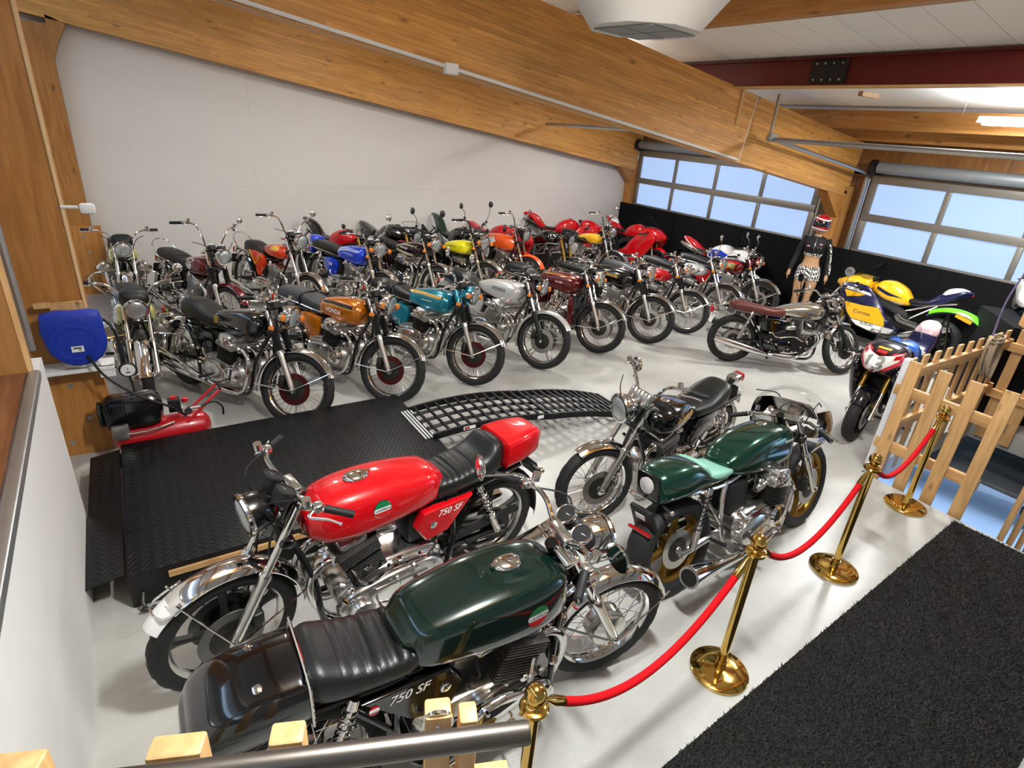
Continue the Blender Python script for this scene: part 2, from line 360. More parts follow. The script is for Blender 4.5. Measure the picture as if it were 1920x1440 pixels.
for (x, y) in ((6.1, 5.36), (6.55, 4.0)):
    o = ob('batten', G().box((0, 0, 0), (.05, .03, .55)) if y > 5 else G().box((0, 0, 0), (.35, .05, .05)), PINE); o.location = (x+.75, y, ztop(6.9)-.12 if y > 5 else ztop(6.75)-.04)
    tag(o, 'short upright batten nailed to the big beam' if y > 5 else 'short block of timber under the red steel beam', 'batten')
CEIL = mat('white_ceiling_board', '#f2f0ea', .5, var=.03, scale=4)
ce = struct('ceiling', G().box((4.5, 3.25, 0), (12.6, 15., .05), M.Rotation(ANG, 3, 'Y')), CEIL); ce.location = (0, 0, ztop(4.5)+.335)
for i in range(40):
    y = -4.0+i*.372
    ob('panel', G().box((4.5, y, -.032), (12.5, .367, .014), M.Rotation(ANG, 3, 'Y')), CEIL, ce)
# lamps hung under the ceiling
TUBE = mat('lit_tube', '#ffffff', .5, var=0, emit='#fff1dc', estr=14)
LHSG = mat('lamp_housing', '#d8d8d4', .4, var=.03)
LN = ['flood lamp hanging under the purlin on the right', 'flood lamp over the middle rows of bikes', 'flood lamp over the left end of the hall', 'flood lamp over the ramp and platform',
      'flood lamp above the camera', 'flood lamp over the far corner by the garage doors', 'flood lamp over the bikes along the white wall']
for i, (x, y, z, ln, wt) in enumerate(LAMPS):
    t = thing('flood_lamp', LN[i], 'lamp', (x, y, z))
    ob('housing', G().ext([(-.08, -.05), (.08, -.05), (.05, .02), (-.05, .02)], -ln/2-.05, ln/2+.05, axis='y'), LHSG, t)
    for s in (-1, 1): ob('tube', G().tube([(.035*s, -ln/2, -.06), (.035*s, ln/2, -.06)], .013, 8), TUBE, t)
    for s in (-1, 1): ob('chain', G().tube([(0, s*.45, .02), (0, s*.45, max(.05, ztop(x)+.275-z))], .004, 5), STL, t)
# ---- near left wall with the opening (the wall runs a touch askew)
RZ = M.Translation((XL, 3.4, 0)) @ M.Rotation(rad(1.2), 4, 'Z') @ M.Translation((-XL, -3.4, 0))
wl = struct('wall_left', G().box((XL-.1, 0., .66), (.2, 8.1, 1.32)).box((XL-.1, 1.5, 4.0), (.2, 8.6, .9)), WALLM); wl.matrix_world = RZ
struct('wall_office', G().box((-1.9, 3.3, 2.), (.1, 14.8, 5.)), WALLM)
SILLW = wood('brown_sill_board', '#7a4f32', '#57331d', 1, .8, .25); PLY = wood('plywood_reveal', '#a9793f', '#8c5f2c', 2, .7, .5, False)
sl = ob('trim_1', G().box((XL-.55, .9, 1.325), (1.0, 5.75, .03)), SILLW, None, kind='structure'); sl.matrix_world = RZ
ob('edge_strip', G().rbox((XL-.012, .9, 1.325), (.05, 5.75, .05), .01), STL, sl)
jm = ob('trim_2', G().box((XL-.34, 3.80, 2.33), (.62, .05, 2.)), PLY, None, kind='structure'); jm.matrix_world = RZ
ob('edge_lath', G().box((XL-.03, 3.80, 2.33), (.02, .06, 2.)), PINE, jm)
cp = ob('conduit_pipe', G().tube([(-.60, 4.02, 1.38), (-.60, 4.02, 3.3)], .018, 8), STL); tag(cp, 'grey conduit pipe rising beside the near column', 'pipe')
cw = ob('sensor_cable', G().tube([(-.405, 5.29, .9), (-.405, 5.29, 1.9), (-.405, 5.29, 3.4)], .011, 6), mat('cream_cable_cover', '#d8b98a', .5)); tag(cw, 'cream cable cover running up the edge of the near column', 'cable')
# white walls behind the camera close the hall
struct('wall_near', G().box((4.5, -4.05, .7), (13.2, .1, 8.)), WALLM)
# ---- lower level seen through the stairwell
LOWM = mat('lower_concrete', '#9a9a98', .5, var=.1, scale=2)
struct('floor_lower', G().box((4.5, -.2, -2.85), (12.2, 9.4, .1)), LOWM)
for nm_, bx_ in (('wall_lower_right', ((XW+.2, 6.9, -1.5), (.15, 4.9, 2.7))), ('wall_lower_lintel', ((XW+.2, -.2, -.45), (.15, 9.2, .7))), ('wall_lower_back', ((4.4, 4.45, -1.5), (11.4, .1, 2.6))), ('wall_lower_left', ((-1.5, -.3, -1.5), (.1, 9.2, 2.7))), ('wall_lower_near', ((4.5, -4.9, -1.5), (12, .1, 2.7)))): struct(nm_, G().box(*bx_), WALLM)
SNOW = mat('pale_wet_yard', '#b4c0ce', .55, var=.14, scale=1.3, bump=.2, bscale=8)
struct('ground', G().box((40, 0, -2.92), (59.4, 120, .1)), SNOW)
dl = thing('door_3', 'grey lower garage door raised half open below the stair opening', 'garage door', (9.6, 0, 0)); dl['kind'] = 'structure'
for i in range(4): ob('door_panel', G().rbox((.25-.3*i*0, 0, -.35-.22*i*0), (.05, 5.2, .5), .01) if False else G().rbox((-.52*i+.2, .2, -.72+.012*i), (.5, 5.0, .05), .012), DGR, dl)
ob('bottom_seal', G().box((.46, .2, -.74), (.05, 5.0, .08)), BLM, dl)
# ================================================================ motorcycles
MC = {}
def body(secs, sub=4, n=28, nt=2.6, nb=3.2, cap=.025, rib=None, ny=None):
    # loft along x; section = (x, half width, z bottom, z widest, z top); rear to front
    S_ = cr([(a, b, c) for a, b, c, d, e in secs], sub); T_ = cr([(a, d, e) for a, b, c, d, e in secs], sub)
    rings = []
    def ring(x, w, zb, zm, zt, k=1., dx=0.):
        zc = (zb+zt)/2; r = []
        for j in range(n):
            a = 2*pi*j/n; c, s = cos(a), sin(a); e = nt if s >= 0 else nb
            y = w*math.copysign(abs(c)**(2/(ny or e)), c); z = zm+((zt-zm) if s >= 0 else (zm-zb))*math.copysign(abs(s)**(2/e), s)
            if rib and s > 0: z += rib(x+dx)*abs(s)
            r.append(V((x+dx, y*k, zc+(z-zc)*k)))
        return r
    q = [(s.x, s.y, s.z, t.y, t.z) for s, t in zip(S_, T_)]
    for kk in (1., .92, .7, .38): rings.append(ring(*q[0], math.sqrt(max(1-kk*kk, .0004)), -cap*kk))
    for s in q: rings.append(ring(*s))
    for kk in (.38, .7, .92, 1.): rings.append(ring(*q[-1], math.sqrt(max(1-kk*kk, .0004)), cap*kk))
    return G().loft(rings)
def bvh(g): return BVHTree.FromPolygons([V(p) for p in g.v], [f for f in g.f])
def ringloft(prof, n=40, tread=None):
    # closed profile (r, h) swept round the y axis
    rings = []
    for j in range(n):
        a = 2*pi*j/n; c, s = cos(a), sin(a)
        rings.append([V((r*c, h, r*s)) if not tread else V(((r-tread(i, j))*c, h, (r-tread(i, j))*s)) for i, (r, h) in enumerate(prof)])
    return G().loft(rings, closed=True)
def fender(c, R, w, a0, a1, th=.004, sag=.3, n=20, k=9, flare=0.):
    rings = []
    for i in range(n+1):
        a = rad(a0+(a1-a0)*i/n); out = []; inn = []
        for j in range(k):
            t = -1+2*j/(k-1); d = R-sag*w*abs(t)**2.4
            out.append(V((c[0]+d*cos(a), c[1]+t*w/2, c[2]+d*sin(a)))); inn.append(V((c[0]+(d-th)*cos(a), c[1]+t*w/2*.985, c[2]+(d-th)*sin(a))))
        rings.append(out+inn[::-1])
    return G().loft(rings)
class Bike:
    def __init__(s, label, front, ang, lean=7, steer=0, wb=1.46, rf=.335, rr=.325, rake=28, off=.05, fl=.72, name='motorcycle', group=None, scale=1.):
        d = V((cos(rad(ang)), sin(rad(ang)), 0)); o = V((front[0], front[1], 0))-d*wb/2
        s.root = thing(name, label, 'motorcycle', o, 0, group); s.root.rotation_euler = (-rad(lean), 0, rad(ang))
        s.root.scale = (scale,)*3; s.root.location = V((front[0], front[1], 0))-d*wb/2*scale
        s.wb, s.rf, s.rr, s.rk = wb, rf, rr, rad(rake); s.xf = wb/2; s.xr = -wb/2; s.fl = fl
        s.u = V((-sin(s.rk), 0, cos(s.rk))); s.w = V((cos(s.rk), 0, sin(s.rk))); s.A = V((s.xf, 0, rf))
        p0 = s.A-s.w*off
        s.S = M.Translation(p0) @ M.Rotation(rad(steer), 4, s.u) @ M.Translation(-p0)
        s.key0 = (round(wb, 3), round(rf, 3), round(rr, 3), round(rake, 1), off, fl)
    def F(s, t, f=0., y=0.): return s.A+s.u*t+s.w*f+V((0, y, 0))
    def p(s, name, g, m, parent=None, st=False, key=None, ang=38, mtx=None, **kw):
        if key is not None:
            k = (name, key, s.key0, m.name)
            if k not in MC: MC[k] = (g() if callable(g) else g).mesh(name, m, ang)
            me = MC[k]
        else: me = (g() if callable(g) else g).mesh(name, m, ang)
        o = link(name, me, parent or s.root, **kw)
        if parent is None:
            if mtx is not None: o.matrix_local = mtx
            elif st: o.matrix_local = s.S
        return o
    def decal(s, name, txt, tree, pos, size, side, m, shear=0., bold=.0, parent=None, off=.0015, rot=0., sp=1., st=False, top=False):
        tv, tf = textmesh(txt, shear, bold, sp); g = G(); vs = []; u = 1 if side < 0 else -1; ca, sa = cos(rot), sin(rot)
        for a, b in tv:
            a, b = a*ca-b*sa, a*sa+b*ca
            if top: x = pos[0]+b*size*1.; y = pos[1]-a*size; hit = tree.ray_cast(V((x, y, 3)), V((0, 0, -1)))
            else: x = pos[0]+a*size*u; z = pos[1]+b*size; hit = tree.ray_cast(V((x, side*1., z)), V((0, -side, 0)))
            if hit[0] is None: vs.append(V((x, side*.1, z)) if not top else V((x, y, pos[2])))
            else: vs.append(hit[0]+hit[1].normalized()*off*(1 if (hit[1].dot(V((0, side, 0)) if not top else V((0, 0, 1)))) > 0 else -1))
        g.add(vs, tf); return s.p(name, g, m, parent, st=st, ang=180)
    def patch(s, name, tree, pts, side, m, parent=None, off=.0012, k=1, sm=0, n=10):
        # closed outline (x, z) filled as a fine strip grid cast on the body's side
        q = [(p.x, p.y) for p in cr([(a, b, 0) for a, b in pts], sm, True)] if sm else pts
        x0 = min(a for a, b in q); x1 = max(a for a, b in q); g = G(); vs = []; fs = []; m_ = 4
        N_ = n
        for i in range(N_+1):
            x = x0+(x1-x0)*(.004+.992*i/N_); zs = []
            for j in range(len(q)):
                (a, b), (c, d) = q[j], q[(j+1) % len(q)]
                if (a <= x < c) or (c <= x < a): zs.append(b+(d-b)*(x-a)/(c-a))
            if len(zs) < 2: zs = [0, 0]
            lo, hi = min(zs), max(zs)
            for j in range(m_+1):
                z = lo+(hi-lo)*j/m_; h = tree.ray_cast(V((x, side, z)), V((0, -side, 0)))
                vs.append(h[0]+h[1].normalized()*off*(1 if h[1].y*side > 0 else -1) if h[0] is not None else V((x, side*.12, z)))
        for i in range(N_):
            for j in range(m_):
                a = i*(m_+1)+j; fs.append((a, a+1, a+m_+2, a+m_+1))
        return s.p(name, G().add(vs, fs), m, parent, ang=180)
def make_wheel(b, front, style='spoke', w=.09, rimr=None, rm=CH, sm=CH, hm=AL, disc=1, dm=DSC, dr=.14, drum=False, hole=None):
    R = b.rf if front else b.rr; rimr = rimr or R-.075; ax = V((b.xf if front else b.xr, 0, R))
    mtx = (b.S if front else M()) @ M.Translation(ax); hw = w*.36; nm = 'front_wheel' if front else 'rear_wheel'; kb = (R, w, rimr, style)
    rim = lambda: ringloft([(rimr+.008, -hw-.004), (rimr+.008, -hw+.002), (rimr-.008, -hw*.55), (rimr-.012, 0), (rimr-.008, hw*.55), (rimr+.008, hw-.002), (rimr+.008, hw+.004), (rimr-.010, hw*.8), (rimr-.024, hw*.3), (rimr-.024, -hw*.3), (rimr-.010, -hw*.8)], 44)
    o = b.p(nm, rim, rm, None, key=kb, mtx=mtx)
    W = w/2
    prof = [(rimr-.004, -W*.70), (rimr+.012, -W*.88), (rimr+(R-rimr)*.45, -W), (R-.03, -W*.93), (R-.012, -W*.66), (R-.003, -W*.34), (R, 0), (R-.003, W*.34), (R-.012, W*.66), (R-.03, W*.93), (rimr+(R-rimr)*.45, W), (rimr+.012, W*.88), (rimr-.004, W*.70)]
    tr = lambda i, j: .0045 if (i in (3, 4) and j % 4 == 0) or (i in (8, 9) and j % 4 == 2) or (i in (5, 7) and j % 4 == 1) else (.003 if i == 6 else 0)
    b.p('tyre', lambda: ringloft(prof, 72, tr), RUB, o, key=kb)
    hubp = [(.012, -.085), (.022, -.08), (.03, -.06), (.055, -.05), (.055, -.040), (.034, -.028), (.034, .028), (.055, .040), (.055, .05), (.03, .06), (.022, .08), (.012, .085)]
    if drum: hubp = [(.012, -.085), (.03, -.07), (.095, -.062), (.1, -.05), (.1, .03), (.06, .05), (.03, .06), (.012, .085)]
    b.p('hub', lambda: G().lathe(hubp, n=24), hm, o, key=('hub', drum))
    if style == 'spoke':
        def sp():
            g = G(); n = 36; h0 = .09 if drum else .05
            for i in range(n):
                a = 2*pi*i/n; s = 1 if i % 2 else -1; d = (.42 if (i//2) % 2 else -.42)
                g.tube([(h0*cos(a+d), s*.045, h0*sin(a+d)), ((rimr-.016)*cos(a), s*.006, (rimr-.016)*sin(a))], .0021, 4, cap=False)
            return g
        b.p('spokes', sp, sm, o, key=kb+(drum,), kind='stuff')
    else:
        n = int(style[-1]); dbl = style.startswith('com')
        def cs(i):
            g = G()
            for off in ((-.03, .03) if dbl else (0,)):
                rings = []
                for r, ww, dd in ((.03, .045, .06), (.08, .034, .045), (rimr*.6, .026, .036), (rimr-.05, .030, .04), (rimr-.012, .05, .05)):
                    if dbl: ww *= .5
                    a = 2*pi*i/n+.3; c = V((r*cos(a), 0, r*sin(a))); t = V((-sin(a), 0, cos(a)))
                    c = c+t*off*(.6+r); rings.append([c+t*ww*x+V((0, dd*.5*y, 0)) for x, y in ((-.5, -.7), (-.5, .7), (-.2, 1), (.2, 1), (.5, .7), (.5, -.7), (.2, -1), (-.2, -1))])
                g.loft(rings)
            return g
        for i in range(n): b.p('spoke', lambda: cs(i), sm, o, key=kb+(i,))
    if disc:
        for sd in ((1, -1) if disc == 2 else (disc if disc in (1, -1) else 1,)):
            sd_ = 1 if sd > 0 else -1
            d = b.p('brake_disc', lambda: ringloft([(dr-.055, sd_*.062-.003), (dr, sd_*.062-.003), (dr, sd_*.062+.003), (dr-.055, sd_*.062+.003)], 40), dm, o, key=('disc', dr, sd_))
            b.p('disc_carrier', lambda: G().lathe([(.03, sd_*.05), (dr-.048, sd_*.058), (dr-.048, sd_*.066), (.03, sd_*.074)], n=20), GUN, o, key=('car', dr, sd_))
    return o
BARS = {'std': [(0, 0, 0), (0, .07, 0), (0, .16, .085), (-.03, .25, .105), (-.15, .385, .085)],
        'high': [(0, 0, 0), (0, .08, 0), (-.02, .19, .17), (-.06, .29, .205), (-.19, .42, .175)],
        'low': [(0, 0, 0), (.02, .08, 0), (.03, .18, .03), (0, .26, .04), (-.11, .36, .015)],
        'flat': [(0, 0, 0), (0, .08, 0), (0, .2, .03), (-.02, .28, .04), (-.10, .40, .03)]}
def make_bars(b, kind, m=CH, grip=GRP, mirrors=(), mm=CH, levers=True, rise=0.):
    fl = b.fl
    if kind == 'clip':
        c = b.F(fl-.06, .02)
        arm = lambda s: [c+V((0, s*.10, 0)), c+V((.0, s*.16, 0)), c+V((-.05, s*.25, -.015)), c+V((-.13, s*.365, -.04))]
        bo = b.p('handlebar', lambda: G().tube(arm(1), .012, 10), m, st=True, key=('clip', m.name, 1)); b.p('handlebar', lambda: G().tube(arm(-1), .012, 10), m, st=True, key=('clip', m.name, -1))
        path = lambda s: arm(s)
    else:
        c = b.F(fl+.05, .01); pt = [V(q) for q in BARS[kind]]; pt = [V((p.x, p.y, p.z*(1+rise))) for p in pt]
        path = lambda s: [c+V((p.x, p.y*s, p.z)) for p in pt]
        bo = b.p('handlebar', lambda: G().tube(cr(path(-1)[::-1]+path(1)[1:], 5), .0115, 9), m, st=True, key=(kind, rise))
        b.p('bar_clamp', lambda: G().rbox(b.F(fl+.045, .01), (.05, .13, .035), .008), AL, st=True, key=('clamp',))
    for s in (1, -1):
        P = path(s); e = P[-1]; d = (P[-1]-P[-2]).normalized(); L = (P[-1]-P[-2]).length
        b.p('grip', lambda: G().tube([e-d*.125, e-d*.12, e-d*.06, e-d*.004, e], [.021, .0175, .0165, .0175, .014], 10), grip, bo, key=(kind, rise, s))
        b.p('switchgear', lambda: G().rbox(e-d*.155, (.045, .045, .04), .012).tube([e-d*.17+V((.03, 0, .02)), e-d*.17+V((.035, 0, .055))], .02, 10), AL if m is CH else BLM, bo, key=(kind, rise, s))
        if levers:
            q = e-d*.15; f = V((1, 0, -.15)).normalized()
            lp = [q+f*.03, q+f*.075+d*.03, q+f*.065+d*.10, q+f*.075+d*.165]
            b.p('lever', lambda: G().tube(cr(lp, 4), [.008]*4+[.006]*4+[.005]*4+[.009], 7, flat=.6), AL, bo, key=(kind, rise, s))
    for (s, h, r, *mx) in mirrors:
        mdx, mdy = (mx+[0, .10])[:2] if mx else (0, .10)
        P = path(s); q = P[-1]+(P[-2]-P[-1])*.95 if kind != 'clip' else P[-2]
        top = q+V((-.01+mdx, s*mdy, h))
        mo = b.p('mirror', G().tube(cr([q, q+V((.04+mdx*.4, s*mdy*.3, h*.5)), top+V((.01, -s*.02, -.03)), top], 4), .0045, 6).lathe([(.012, .03), (r*.75, .022), (r, .006), (r, 0)], top, (1, s*-.15, .1), 20), mm, bo)
        b.p('mirror_glass', G().lathe([(r*.94, 0), (r*.94, -.002)], top, (1, s*-.15, .1), 20), MIR, mo)
    return bo
def make_front(b, P):
    fl = b.fl; hw = P.get('fw', .095); st = P.get('stan', CH); lo = P.get('lower', AL); K = ('fk', hw)
    usd = P.get('usd')
    for s in (1, -1):
        if usd:
            fo = b.p('fork_leg', lambda: G().tube([b.F(.27, 0, s*hw), b.F(fl+.02, 0, s*hw)], [.029, .027], 14), usd, st=True, key=K+(s, 'u'))
            b.p('fork_slider', lambda: G().tube([b.F(-.03, 0, s*hw), b.F(.05, 0, s*hw), b.F(.29, 0, s*hw)], [.027, .021, .021], 12), AL, fo, key=K+(s, 'v'))
        else:
            fo = b.p('fork_leg', lambda: G().tube([b.F(-.035, .0, s*hw), b.F(-.02, .0, s*hw), b.F(.04, 0, s*hw), b.F(.30, 0, s*hw), b.F(.345, 0, s*hw), b.F(.36, 0, s*hw)], [.016, .024, .026, .027, .032, .026], 14), lo, st=True, key=K+(s,))
            b.p('fork_tube', lambda: G().tube([b.F(.34, 0, s*hw), b.F(fl+.03, 0, s*hw)], .0185, 12), st, fo, key=K+(s, 't'))
            if P.get('gaiter'):
                n = 22; b.p('fork_gaiter', lambda: G().tube([b.F(.35+.2*i/n, 0, s*hw) for i in range(n+1)], [.036 if i % 2 else .027 for i in range(n+1)], 12), BLM, fo, key=K+(s, 'g'), ang=60)
            if P.get('ears'):
                b.p('headlamp_ear', lambda: G().tube([b.F(fl-.17, 0, s*hw), b.F(fl-.02, 0, s*hw)], .030, 14).ext([(b.F(fl-.12, .0).x, b.F(fl-.12).z), (b.F(fl-.1, .11).x, b.F(fl-.1, .11).z), (b.F(fl-.04, .11).x, b.F(fl-.04, .11).z), (b.F(fl-.03).x, b.F(fl-.03).z)], s*(hw-.004), s*(hw+.006)), P['ears'], fo, key=K+(s, 'e'))
        b.p('axle_cap', lambda: G().lathe([(.016, 0), (.016, .02), (.008, .024)], b.A+V((0, s*(hw+.012), 0)), (0, s, 0), 10), CH, fo, key=K+(s, 'c'))
    b.p('lower_clamp', lambda: G().rbox(b.F(fl-.19, -.02), (.07, hw*2+.07, .045), .015, M.Rotation(-b.rk, 3, 'Y')), P.get('clamp', BLK), st=True, key=K)
    b.p('top_clamp', lambda: G().rbox(b.F(fl, -.02), (.075, hw*2+.075, .028), .012, M.Rotation(-b.rk, 3, 'Y')), P.get('clampt', AL), st=True, key=K)
    b.p('steering_head', lambda: G().tube([b.F(fl-.2, -.05), b.F(fl+.03, -.05)], .028, 12), BLK, key=K)
    # brake calipers and hose
    for s in P.get('calip', (1,)):
        c = b.p('brake_caliper', lambda: G().rbox(b.F(.10, -.075, s*.07), (.055, .07, .10), .014), P.get('calm', GUN), st=True, key=K+(s, 'cal'))
        b.p('brake_hose', lambda: G().tube(cr([b.F(.14, -.07, s*.07), b.F(.3, -.05, s*.09), b.F(.5, .03, s*.06), b.F(fl, .06, s*.1)], 5), .005, 6), BLM, c, key=K+(s, 'hose'))
    # mudguard
    fd = P.get('fend', CH)
    if fd:
        R = b.rf+P.get('fgap', .03); a0, a1 = P.get('farc', (28, 195)); ww = P.get('fendw', .125)
        fo = b.p('front_mudguard', lambda: fender(b.A, R, ww, a0, a1), fd, st=True, key=K+('fd', R, a0, a1, ww))
        if P.get('stays', True):
            for s in (1, -1):
                b.p('mudguard_stay', lambda: G().tube([b.A+V((R*cos(rad(a1-12)), s*ww*.5, R*sin(rad(a1-12)))), b.A+V((0, s*(hw+.03), -.01)), b.A+V((R*cos(rad(a0+6)), s*ww*.5, R*sin(rad(a0+6))))], .0055, 6), CH, fo, key=K+('stay', s, R, a0, a1))
    # headlamp
    if P.get('lamp', CH):
        r = P.get('lampr', .098); c = b.F(fl-.11+P.get('lampup', 0), P.get('lampf', .15)); ax = V((1, 0, -.10))
        ho = b.p('headlamp', lambda: G().lathe([(.015, -.125), (r*.5, -.115), (r*.82, -.08), (r*.97, -.03), (r, .0), (r, .012)], c, ax, 26), P.get('lamp', CH), st=True, key=('hl', r, c.x, c.z))
        b.p('headlamp_rim', lambda: G().lathe([(r+.004, .006), (r+.008, .016), (r+.004, .028), (r-.012, .030)], c, ax, 28, cap=False), CH, ho, key=('hr', r, c.x, c.z))
        b.p('headlamp_lens', lambda: G().lathe([(r-.008, .022), (r*.75, .034), (r*.4, .042), (.002, .045)], c, ax, 24), GLS, ho, key=('hs', r, c.x, c.z))
        b.p('lamp_bracket', lambda: G().box(c+V((-.06, 0, 0)), (.02, hw*2+.01, .03)), P.get('ears') or BLK, ho, key=('hb', r, c.x, c.z))
        if P.get('ind', True):
            for s in (1, -1):
                q = c+V((.0, 0, -.01)); e = q+V((.0, s*(r+.085), -.0))
                io = b.p('indicator', lambda: G().tube([q+V((0, s*(r-.01), 0)), e], .006, 7).lathe([(.012, -.025), (.03, -.012), (.033, .012)], e, (1, 0, 0), 16), CH, st=True, key=('in', r, s, c.x))
                b.p('indicator_lens', lambda: G().lathe([(.032, .010), (.029, .026), (.015, .034), (.002, .035)], e, (1, 0, 0), 16), AMB, io, key=('il', r, s, c.x))
                if P.get('refl', True): b.p('side_reflector', lambda: G().lathe([(.026, 0), (.026, .01), (.02, .014), (0, .015)], b.F(fl-.17, .0, s*(hw+.02)), (0, s, 0), 14), AMB, io, key=('rf', s))
    if P.get('gauges', True):
        for s in (1, -1):
            c = b.F(fl+.05, .075, s*.066); ax = V((-.50, 0, .86))
            go = b.p('gauge', lambda: G().lathe([(.02, -.07), (.043, -.062), (.047, -.03), (.047, -.004), (.044, .004)], c, ax, 22), P.get('gaugem', BLM), st=True, key=('ga', s))
            b.p('gauge_rim', lambda: G().lathe([(.048, -.01), (.050, 0), (.046, .008), (.041, .006)], c, ax, 22, cap=False), P.get('gaugerim', CH), go, key=('gr', s))
            b.p('gauge_face', lambda: G().lathe([(.043, .001), (.043, .003)], c, ax, 22), P.get('face', FACE), go, key=('gf', s))
            b.p('gauge_marks', lambda: gauge_marks(c, ax), WHT, go, key=('gm', s))
def gauge_marks(c, ax):
    a, x, y = frame(ax); g = G()
    for i in range(13):
        t = rad(-140+i*23.3); d = x*cos(t)+y*sin(t); p = V(c)+a*.0035+d*.034; e = a.cross(d)*.0012
        g.add([p-e, p+e, p+e+d*.006, p-e+d*.006], [(0, 1, 2, 3)])
    t = rad(200); d = x*cos(t)+y*sin(t); p = V(c)+a*.0042; e = a.cross(d)*.0015
    g.add([p-e, p+e, p+d*.03], [(0, 1, 2)]); return g
# ---- engines
def fins(x, z, wx, wy, n, dz, tilt, core=.85, th=.005, y=0.):
    g = G(); R = M.Rotation(rad(tilt), 3, 'Y'); o = V((x, y, z))
    g.rbox(o+R @ V((0, 0, n*dz/2)), (wx*core, wy*core, n*dz), .02, R)
    for i in range(n): g.rbox(o+R @ V((0, 0, (i+.5)*dz)), (wx, wy, th), .002, R, 1)
    return g
def crankcase(b, m, poly=None, wy=.17, bev=.03):
    poly = poly or [(-.30, .32), (-.27, .45), (-.1, .49), (.12, .48), (.24, .42), (.26, .31), (.17, .22), (-.2, .21)]
    return b.p('crankcase', lambda: G().ext(poly, -wy, wy, bev, sm=3), m, key=('cc', wy, str(poly)))
def engine4(b, P, n=4):
    em = P.get('engm', ALD); tl = P.get('tilt', 10 if n == 4 else 28); wy = .44 if n == 4 else .56; x0, z0 = .06, .455
    cc = crankcase(b, em, wy=.17 if n == 4 else .19)
    R = M.Rotation(rad(tl), 3, 'Y'); at = lambda a, y, h: V((x0, y, z0))+R @ V((a, 0, h))
    b.p('cylinder_block', lambda: fins(x0, z0, .17, wy, 9, .0145, tl), P.get('cylm', GUN), key=('cyl', n, tl, wy))
    b.p('cylinder_head', lambda: G().rbox(at(0, 0, .165), (.19, wy+.02, .07), .02, R), em, key=('hd', n, tl, wy))
    b.p('cam_cover', lambda: G().rbox(at(-.01, 0, .225), (.15, wy+.03, .06), .028, R), AL, key=('cm', n, tl, wy))
    for s in (1, -1):
        c = b.p('engine_cover', lambda: G().lathe([(.082, 0), (.085, .03), (.07, .05), (.03, .056), (0, .057)], (.13, s*.16, .345), (0, s, 0), 24), CH, key=('gc', s, n))
        b.p('clutch_cover', lambda: G().ext([(-.27, .3), (-.24, .40), (-.08, .43), (.03, .38), (.04, .28), (-.08, .23), (-.22, .24)], s*.15, s*.205, .025, sm=3), AL, key=('cl', s, n))
        b.p('cam_end_cover', lambda: G().lathe([(.04, 0), (.04, .015), (.03, .022), (0, .023)], at(-.01, s*(wy/2+.01), .20), (0, s, 0), 16), CH, key=('ce', s, n, tl))
    ys = [(-.5+(i+.5)/n)*wy*.9 for i in range(n)]
    for y in ys: b.p('carburettor', lambda: carbs(at, [y]), AL, key=('cb', n, tl, y))
    b.p('air_box', lambda: G().rbox((-.22, 0, .56), (.2, .24, .22), .03), BLM, key=('ab',))
    return ys, at(.10, 0, .15)
def carbs(at, ys):
    g = G()
    for y in ys:
        c = at(-.14, y, .12); g.lathe([(.02, -.05), (.028, -.03), (.03, .03), (.02, .05)], c, (1, 0, .1), 12).lathe([(.02, 0), (.022, .05), (.014, .06)], c, (0, 0, 1), 10)
    return g
def headers(b, ys, s0, joins, r=.02, m=CH, low=.17):
    # joins: for each y the point where the pipe meets its silencer
    for y, j in zip(ys, joins):
        p = [V((s0.x, y, s0.z)), V((s0.x+.06, y, s0.z-.005)), V((s0.x+.125, y*1.03, s0.z-.07)), V((s0.x+.12, y*1.04, s0.z-.2)), V((s0.x+.03, y*.9, low+.03)), V((s0.x-.14, y*.75+j[1]*.25, low)), V(j)]
        e = b.p('exhaust_pipe', lambda: G().tube(cr(p, 6), r, 10), m, key=('ex', y, tuple(j), s0.x, s0.z, r, low))
        b.p('exhaust_clamp', lambda: G().lathe([(r+.012, 0), (r+.014, .012), (r+.006, .02)], p[0]+V((.005, 0, 0)), (1, 0, 0), 12), AL, e, key=('ec', y, s0.x, s0.z))
def silencer(b, a, e, r=.045, m=CH, kind='meg'):
    a, e = V(a), V(e); d = e-a
    q = {'meg': [(0, .45), (.06, .5), (.3, .82), (.62, 1.), (.94, 1.), (.975, .9), (1., .7)], 'cigar': [(0, .45), (.08, .7), (.25, 1.), (.8, 1.), (.93, .8), (1., .62)], 'cone': [(0, .4), (.5, .65), (.97, 1.08), (1., 1.05)]}[kind]
    o = b.p('silencer', lambda: G().tube([a+d*t for t, k in q], [r*k for t, k in q], 18), m, key=('si', tuple(a), tuple(e), r, kind))
    b.p('silencer_mouth', lambda: G().tube([e-d*.02, e+d.normalized()*.002], r*q[-1][1]*.8, 14), BLM, o, key=('sm', tuple(a), tuple(e), r, kind))
    return o
